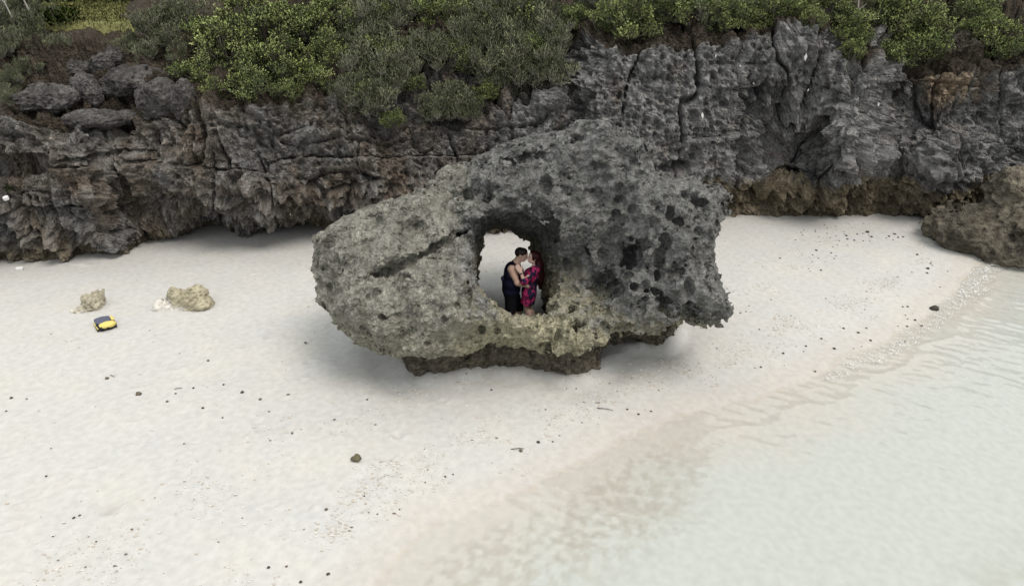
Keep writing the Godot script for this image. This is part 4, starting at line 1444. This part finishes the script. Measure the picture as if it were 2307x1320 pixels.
# ---------------------------------------------------------------- plants in place
var kinds := {}
func plant(kind: String, variant: int, px: float, py: float, r: float, label: String, group: String, tilt_out := 0.25, at = null) -> void:
	var key := "%s%d" % [kind, variant]
	if not kinds.has(key): kinds[key] = shrub(300 + variant * 7 + kind.length() * 50, kind)
	var p: Vector3 = cliff_hit(px, py + r * 0.35) if at == null else at
	var size := r * pixel_of(p).z / FPX
	var o := thing({"green": "leafy_shrub", "dusty": "dry_shrub", "broad": "broad_leaf_plant"}[kind], p, variant * 1.3 + px * 0.37)
	put("stems", kinds[key][0], M.twig, o).set_meta("kind", "stuff")
	put("foliage", kinds[key][1], M.leaf, o).set_meta("kind", "stuff")
	o.scale = Vector3(size, size, size)
	o.transform = Transform3D(Basis(Vector3.RIGHT, tilt_out) * o.transform.basis, p)
	tag(o, label, "shrub" if kind != "broad" else "plant", group)
func build_plants() -> void:
	var rng := RandomNumberGenerator.new()
	rng.seed = 5
	# green leafy shrubs: [px, py, radius px]
	var sets := [
		["light green leafy shrub spilling over the cliff above the undercut", [[450, 165, 62], [520, 105, 80], [560, 195, 66], [620, 60, 84], [640, 150, 78], [700, 180, 56], [555, 40, 74], [485, 75, 62], [690, 60, 70], [735, 110, 56], [590, 120, 70], [480, 205, 40], [640, 205, 44], [745, 30, 60], [810, 60, 58]]],
		["green leafy shrub among the grey scrub above the window rock", [[1110, 85, 60], [1185, 40, 62], [1070, 35, 54], [1195, 105, 56], [1135, 170, 46], [1225, 75, 46], [1020, 20, 50], [1120, 140, 44], [900, 120, 50], [1090, 205, 36], [960, 20, 56], [840, 130, 52], [860, 40, 54], [1010, 110, 44], [780, 130, 50], [930, 190, 38], [1050, 140, 44], [1190, 155, 40], [820, 200, 40]]],
		["green leafy shrub rooted at the top edge of the tall fluted cliff", [[1400, 50, 76], [1452, 55, 52], [1345, 52, 50], [1300, 40, 46], [1560, 30, 62], [1622, 42, 52], [1690, 38, 56], [1748, 28, 52], [1500, 25, 56], [1800, 25, 50]]],
		["green shrub trailing down the notch between cliff blocks", [[1830, 45, 40], [1905, 50, 58], [1925, 122, 38], [1918, 85, 46], [1880, 15, 54]]],
		["bushy green shrub capping the low dark cliff by the ochre scar", [[2020, 45, 80], [2050, 100, 70], [2095, 110, 56], [1995, 10, 66], [2020, 125, 52], [2075, 55, 66], [2215, 30, 66], [2235, 90, 60], [2272, 108, 48], [2185, 80, 46], [2210, 60, 50]]]]
	var k := 0
	for s in sets:
		for q in s[1]:
			var size: String = "broad " if q[2] >= 66 else ("small " if q[2] < 46 else "")
			plant("green", k % 5, q[0], q[1], q[2] * 0.95, size + s[0], s[0] + " group")
			k += 1
	plant("green", 2, 880, 268, 34, "small deep green shrub hanging alone below the grey scrub", "")
	# grey scrub on the slope above the rock, dry scrub at the left bank
	for j in 46:
		var px := rng.randf_range(735, 1255)
		var low := 250.0 if px < 1050 else 175.0
		var py := rng.randf_range(5, low)
		var r := rng.randf_range(44, 66)
		var size: String = "large" if r > 60 else ("small" if r < 49 else "mid-sized")
		var where: String = "at the lower edge of the slope, over bare rock" if py > low - 60 else ("high on the slope behind other scrub" if py < 60 else "in the middle of the slope above the window rock")
		plant("dusty", k % 5, px, py, r, size + " olive feathery scrub bush " + where, "olive scrub on the slope above the window rock")
		k += 1
	for q in [[345, 70, 54], [395, 95, 50], [300, 100, 36], [380, 35, 50], [425, 40, 54], [335, 120, 40], [400, 130, 36], [60, 60, 54], [20, 110, 50], [100, 100, 40], [10, 50, 60], [30, 180, 36], [70, 150, 40], [10, 220, 34], [130, 95, 34], [45, 20, 60], [100, 30, 44]]:
		plant("dusty", k % 5, q[0], q[1], q[2], "dry twiggy scrub bush on the bank beside the grass" if q[0] > 200 else "dry brown scrub bush on the dark bank left of the grass", "dry scrub on the bank")
		k += 1
	for j in 16:
		plant("dusty", k % 5, rng.randf_range(1300, 1790), rng.randf_range(-5, 35), rng.randf_range(40, 54), "olive twiggy scrub bush on top of the tall cliff", "scrub on top of the cliff")
		k += 1
	plant("broad", 0, 155, 40, 52, "bright green broad-leaved plant at the edge of the grass", "")
	# the hedge and trees that close the plateau
	for j in 44:
		var x := -13.5 + j * 0.66
		var z := -22.6 - 1.2 * rng.randf()
		if x < -8.0: z -= 1.8
		if x > 2.0 and rng.randf() < 0.4: continue
		plant("green", j % 5, 0, 0, rng.randf_range(95, 125), "dark green hedge bush closing the plateau behind the cliff top", "hedge bushes on the plateau", 0.0, Vector3(x, 4.55, z))
	# lawn: a gently uneven sheet of turf and the grass on it
	var v := PackedVector3Array()
	var col := PackedColorArray()
	var nz := noise(SIMPLEX, 0.9, 97, 3)
	for j in 25:
		for i in 31:
			var x := -13.5 + i * 0.2
			var z := -25.6 + j * 0.29
			v.append(Vector3(x, lawn_y(x, z, nz), z))
			var f := 1.0 + 0.5 * nz.get_noise_2d(x * 3.0, z * 3.0)
			col.append(Color(0.150 * f, 0.150 * f, 0.060 * f))
	var lw := grid_mesh(v, col, 31, 25)
	tag(put("lawn", mesh_of(lw[0], lw[1], lw[2], lw[3]), M.stone), "turf on the plateau above the bank", "lawn", "", "structure")
	var g := Soup.new()
	for j in 42000:
		var x := rng.randf_range(-13.4, -8.0)
		var z := rng.randf_range(-25.5, -19.0)
		var a := rng.randf() * TAU
		var f := rng.randf_range(0.7, 1.3) * (1.0 + 0.5 * nz.get_noise_2d(x * 2.0, z * 2.0))
		g.leaf(Vector3(x, lawn_y(x, z, nz) - 0.005, z), (Vector3(0, 1, 0) + unit(rng) * 0.6).normalized(), Vector3(cos(a), 0, sin(a)), 0.03 + 0.05 * rng.randf(), 0.018, tinted(Vector3(0.205, 0.205, 0.078), f))
	tag(put("grass", soup_mesh(g), M.leaf), "short yellow-green grass on the plateau behind the bank", "grass", "", "stuff")
func lawn_y(x: float, z: float, nz: FastNoiseLite) -> float:
	return 4.60 + 0.04 * nz.get_noise_2d(x, z) + 0.03 * (-z - 19.3) - 0.9 * smoothstep(-19.35, -18.6, z)

# ---------------------------------------------------------------- pebbles, shells, sticks, scraps
func build_litter() -> void:
	var rng := RandomNumberGenerator.new()
	rng.seed = 9
	var stones := [stone_mesh(1), stone_mesh(2), stone_mesh(3), stone_mesh(4)]
	var dark := mat(0.8, lin(0.055, 0.048, 0.042))
	var brown := mat(0.8, lin(0.11, 0.09, 0.065))
	var n := 0
	var right := [[690, 128], [775, 128], [778, 140], [673, 143], [683, 163], [628, 200], [802, 175], [862, 150], [866, 112], [925, 100], [845, 88], [888, 182], [928, 170], [952, 205], [938, 237], [905, 250], [783, 276, 9], [757, 310], [892, 294, 7], [915, 335], [797, 333], [515, 333, 7], [817, 422, 8], [1003, 168, 9], [990, 155], [1013, 193, 8], [1063, 202, 8], [1085, 156, 7], [1125, 150], [1160, 143, 13], [1190, 176, 10], [1170, 165], [1128, 207], [1177, 208], [1298, 185], [1318, 172, 8], [1360, 156, 10], [1386, 180, 7], [1422, 177, 8], [1348, 198], [1130, 78], [1525, 307, 9], [1625, 372, 8], [1637, 386], [1605, 410, 12], [1598, 442, 8], [1487, 437], [1750, 430], [1693, 545], [1455, 690, 8], [1420, 690, 7], [1440, 752], [1510, 788, 9], [1455, 780], [1558, 832, 10], [1452, 835, 8], [1385, 832], [1437, 946, 8], [1393, 953, 9], [1182, 938, 9], [1093, 881, 10], [985, 850, 8], [1152, 848, 7], [820, 925, 9], [915, 998, 11], [708, 980, 8], [690, 1018], [540, 1033, 9], [375, 1134, 8], [772, 1166, 9], [1118, 982], [1058, 998], [225, 735, 7], [365, 856, 6], [288, 683], [450, 637], [852, 629], [1153, 629], [510, 758], [597, 755], [330, 1140], [1140, 710]]
	for q in right:
		var r: float = (q[2] if q.size() > 2 else 5) / 3.263
		var top: bool = q[1] < 460
		pebble(stones[n % 4], dark if n % 3 else brown, 1600 + q[0] / 3.263, 480 + q[1] / 3.263, r, "small dark pebble scattered on the sand below the cave in the cliff" if top else "dark pebble in the drift line along the water's edge", "pebbles below the cliff" if top else "pebbles in the drift line", rng)
		n += 1
	for q in [[733, 304, 15], [1285, 293, 9], [1380, 330, 8], [58, 323, 8], [138, 328, 5], [1075, 377, 7], [1548, 510, 8], [243, 738, 6], [420, 947, 7], [388, 960, 7], [697, 1021, 6], [1425, 1224, 8], [1520, 1217, 7], [1595, 1300, 8], [975, 566, 5], [1103, 125, 6], [930, 300, 6], [1025, 270, 6], [885, 342, 7], [1185, 252, 6], [565, 220, 10], [1180, 428, 5], [1620, 30, 7], [30, 393, 5], [820, 853, 4], [278, 1058, 5], [1285, 960, 4], [508, 1085, 5]]:
		pebble(stones[n % 4], dark if n % 2 else brown, q[0] / 2.357, 760 + q[1] / 2.357, q[2] / 2.357, "small grey pebble scattered on the open sand in front of the rocks", "pebbles on the open sand", rng)
		n += 1
	for q in [[1468, 452, 11], [1570, 402, 10], [1032, 601, 7], [1078, 588, 5], [345, 790, 10], [355, 1163, 10], [145, 350, 9], [768, 790, 5], [917, 634, 5], [640, 817, 5], [392, 271, 7], [1300, 100, 6], [200, 1210, 7], [2150, 240, 7], [2085, 212, 7], [2223, 223, 6], [1655, 398, 6], [565, 712, 6], [125, 130, 10], [580, 158, 7], [1790, 92, 5]]:
		pebble(stones[n % 4], dark if n % 2 else brown, 600 + q[0] / 2.563, 840 + q[1] / 2.563, q[2] / 2.563, "dark pebble on the sand between the window rock and the water", "pebbles before the window rock", rng)
		n += 1
	for q in [[2105, 697, 8, "dark wet stone lying in the swash, largest at the water's edge"], [802, 1036, 10, "lone mossy brown stone on the open sand before the window rock"]]:
		var o := put("stone", stones[n % 4], mat(0.7, lin(0.10, 0.09, 0.055) if q[2] == 10 else lin(0.05, 0.042, 0.036)))
		o.position = on_sand(q[0], q[1]) + Vector3(0, 0.03, 0)
		var w: float = q[2] * pixel_of(o.position).z / FPX
		o.scale = Vector3(w * 1.15, w, w)
		tag(o, q[3], "stone")
		n += 1
	# white and brown grit: drift lines that follow the water, a thin scatter elsewhere
	var spots := []
	var drift := noise(SIMPLEX, 0.9, 95, 3)
	var tries := 0
	while spots.size() < 9000 and tries < 260000:
		tries += 1
		var p := Vector3(rng.randf_range(-8.5, 12.0), 0, rng.randf_range(-17.5, -5.6))
		var s := shore.at(p.x, p.z)
		if s < 0.15: continue
		var d := drift.get_noise_2d(p.x, p.z)
		var line := exp(-pow((s - 1.05 - 0.5 * d) / 0.28, 2.0)) * clampf(0.45 + 1.6 * drift.get_noise_2d(p.x * 0.7 + 20.0, p.z * 0.7), 0.0, 1.0)
		var old := 0.35 * exp(-pow((s - 2.6 - 0.6 * d) / 0.5, 2.0)) * clampf(0.3 + 1.8 * d, 0.0, 1.0)
		if rng.randf() < maxf(line, old) + 0.008:
			spots.append(p)
	var mm := MultiMesh.new()
	mm.transform_format = MultiMesh.TRANSFORM_3D
	mm.use_colors = true
	mm.mesh = stones[1]
	mm.instance_count = spots.size()
	for j in spots.size():
		var p: Vector3 = spots[j]
		p.y = sand_height(p.x, p.z) + sand_detail(p.x, p.z) + 0.002
		var r := 0.004 + 0.011 * pow(rng.randf(), 3.0)
		mm.set_instance_transform(j, Transform3D(Basis(Vector3.UP, rng.randf() * TAU).scaled(Vector3(r * rng.randf_range(1.0, 2.0), r, r)), p))
		var u := rng.randf()
		mm.set_instance_color(j, Color(0.53, 0.51, 0.48) if u < 0.55 else (Color(0.42, 0.375, 0.32) if u < 0.96 else Color(0.16, 0.14, 0.12)))
	var grit := MultiMeshInstance3D.new()
	grit.name = "coral_grit"
	grit.multimesh = mm
	grit.material_override = mat(0.85, Color(1, 1, 1), true)
	add_child(grit)
	tag(grit, "coral and shell grit strewn in drift lines on the sand", "grit", "", "stuff")
	# foam where the swash runs up at the right
	var fm := MultiMesh.new()
	fm.transform_format = MultiMesh.TRANSFORM_3D
	fm.mesh = stones[0]
	var fs := []
	tries = 0
	while fs.size() < 7000 and tries < 200000:
		tries += 1
		var p := at_height(rng.randf_range(1860, 2320), rng.randf_range(575, 860), 0.0)
		var s := shore.at(p.x, p.z) + 0.10 * sand_mid.get_noise_2d(p.x * 0.5, p.z * 0.5)
		var d := drift.get_noise_2d(p.x * 2.5, p.z * 2.5)
		var lace := absf(drift.get_noise_2d(p.x * 5.0 + 9.0, p.z * 5.0))
		var q := pixel_of(p)
		var want := exp(-pow((s + 0.18 + 0.25 * d) / 0.14, 2.0)) * (0.25 + 0.75 * smoothstep(720, 640, q.y)) * (1.0 if lace < 0.12 else 0.12)
		if rng.randf() < want: fs.append(p)
	fm.instance_count = fs.size()
	for j in fs.size():
		var r := rng.randf_range(0.002, 0.007)
		fm.set_instance_transform(j, Transform3D(Basis(Vector3.UP, rng.randf() * TAU).scaled(Vector3(r * 1.6, r * 0.45, r)), fs[j] + Vector3(0, 0.010, 0)))
	var foam := MultiMeshInstance3D.new()
	foam.name = "foam"
	foam.multimesh = fm
	foam.material_override = mat(0.6, lin(0.62, 0.62, 0.62))
	add_child(foam)
	tag(foam, "white foam where the swash runs up beside the brown boulder", "foam", "", "stuff")
	# scraps of white on the dark face
	for q in [[1815, 123, 9], [1712, 137, 6], [1672, 113, 5], [1661, 148, 4], [1600, 121, 4], [1690, 190, 3], [1576, 252, 8], [1818, 195, 4], [1951, 183, 3], [1968, 227, 5], [2007, 182, 3], [1829, 288, 5], [1875, 280, 3], [1949, 325, 3], [1115, 321, 5], [660, 478, 3], [742, 412, 3], [1640, 86, 3], [742, 62, 3]]:
		var p := cliff_hit(q[0], q[1])
		var w: float = q[2] * pixel_of(p).z / FPX
		var sc := Soup.new()
		sc.leaf(Vector3(0, w, 0), (Vector3(0.3, -1, 0.2) + unit(rng) * 0.5).normalized(), Vector3(0.8, 0.2, 0.5).normalized(), w * 2.0, w * 0.8, Color(0.7, 0.7, 0.68))
		var o := put("white_scrap", soup_mesh(sc), mat(0.8, lin(0.55, 0.55, 0.54)))
		o.position = p + Vector3(0, 0, 0.22)
		tag(o, "tiny white scrap clinging to the dark cliff face", "scrap", "white scraps on the cliff")
	# driftwood and twigs
	for q in [[945, 275, 0.055, 0.3, 2.357, 0, 760, "short black stick lying on the open sand"], [595, 208, 0.05, -0.5, 2.357, 0, 760, "short dark twig on the sand beside a grey pebble"], [1955, 212, 0.12, -0.25, 2.563, 600, 840, "thin curved twig near the drift line by the water"], [1450, 442, 0.09, 0.1, 2.563, 600, 840, "thin stick lying behind a round black pebble"]]:
		var p := on_sand(q[5] + q[0] / q[4], q[6] + q[1] / q[4]) + Vector3(0, 0.012, 0)
		var st := Soup.new()
		var e: float = q[2]
		st.path([Vector3(-e, 0, 0), Vector3(-e * 0.3, 0.01, e * 0.1), Vector3(e * 0.4, 0.004, -e * 0.05), Vector3(e, 0, e * 0.1)], 0.006, 0.004, Color(0.08, 0.07, 0.06), 5)
		var o := put("stick", soup_mesh(st), M.twig)
		o.position = p
		o.rotation.y = q[3]
		tag(o, q[7], "stick")
	# pale dead branches on the cliff top and the left bank
	for q in [[1425, 40, 0.55, "bare white dead branch standing out of the cliff-top shrubs"], [1925, 45, 0.6, "bare pale dead branch above the shrub-filled notch"], [30, 75, 0.9, "grey dead branch leaning over the dark bank"], [70, 55, 0.8, "grey forked dead branch on the bank beside the broad-leaved plant"]]:
		var p := cliff_hit(q[0], q[1])
		var br := Soup.new()
		var l: float = q[2]
		br.path([Vector3.ZERO, Vector3(0.05, 0.4, 0.1) * l, Vector3(-0.02, 0.8, 0.15) * l, Vector3(0.12, 1.2, 0.1) * l], 0.028, 0.008, Color(0.36, 0.34, 0.31), 6)
		br.path([Vector3(-0.02, 0.8, 0.15) * l, Vector3(-0.2, 1.1, 0.2) * l, Vector3(-0.25, 1.3, 0.15) * l], 0.014, 0.005, Color(0.36, 0.34, 0.31), 5)
		br.path([Vector3(0.05, 0.4, 0.1) * l, Vector3(0.25, 0.65, 0.3) * l], 0.014, 0.005, Color(0.36, 0.34, 0.31), 5)
		var o := put("dead_branch", soup_mesh(br), M.twig)
		o.position = p
		tag(o, q[3], "branch")
	# rubbish at the left
	var fl := put("white_float", puff(Vector3(0.075, 0.04, 0.042), 4.0), mat(0.5, lin(0.6, 0.6, 0.59)))
	fl.position = on_sand(43, 609) + Vector3(0, 0.035, 0)
	fl.rotation.y = 0.15
	tag(fl, "white foam float washed up at the foot of the brown cliff", "float")
	var cup := put("white_carton", puff(Vector3(0.05, 0.04, 0.04), 5.0), mat(0.5, lin(0.6, 0.6, 0.6)))
	cup.position = cliff_hit(28, 444) + Vector3(0, 0.0, 0.16)
	cup.rotation = Vector3(0.3, 0.4, 0.2)
	tag(cup, "crumpled white carton caught on the brown cliff ledge", "carton")
	plant("broad", 0, 16, 425, 16, "tiny yellow-green plant above the white carton on the cliff", "")
func pebble(mesh: Mesh, m: Material, px: float, py: float, r: float, label: String, group: String, rng: RandomNumberGenerator) -> void:
	var o := put("pebble", mesh, m)
	var p := on_sand(px, py)
	var w := r * pixel_of(p).z / FPX
	o.position = p + Vector3(0, w * 0.3, 0)
	o.rotation.y = rng.randf() * TAU
	o.scale = Vector3(w * 1.1, w * 0.9, w)
	tag(o, label, "pebble", group)
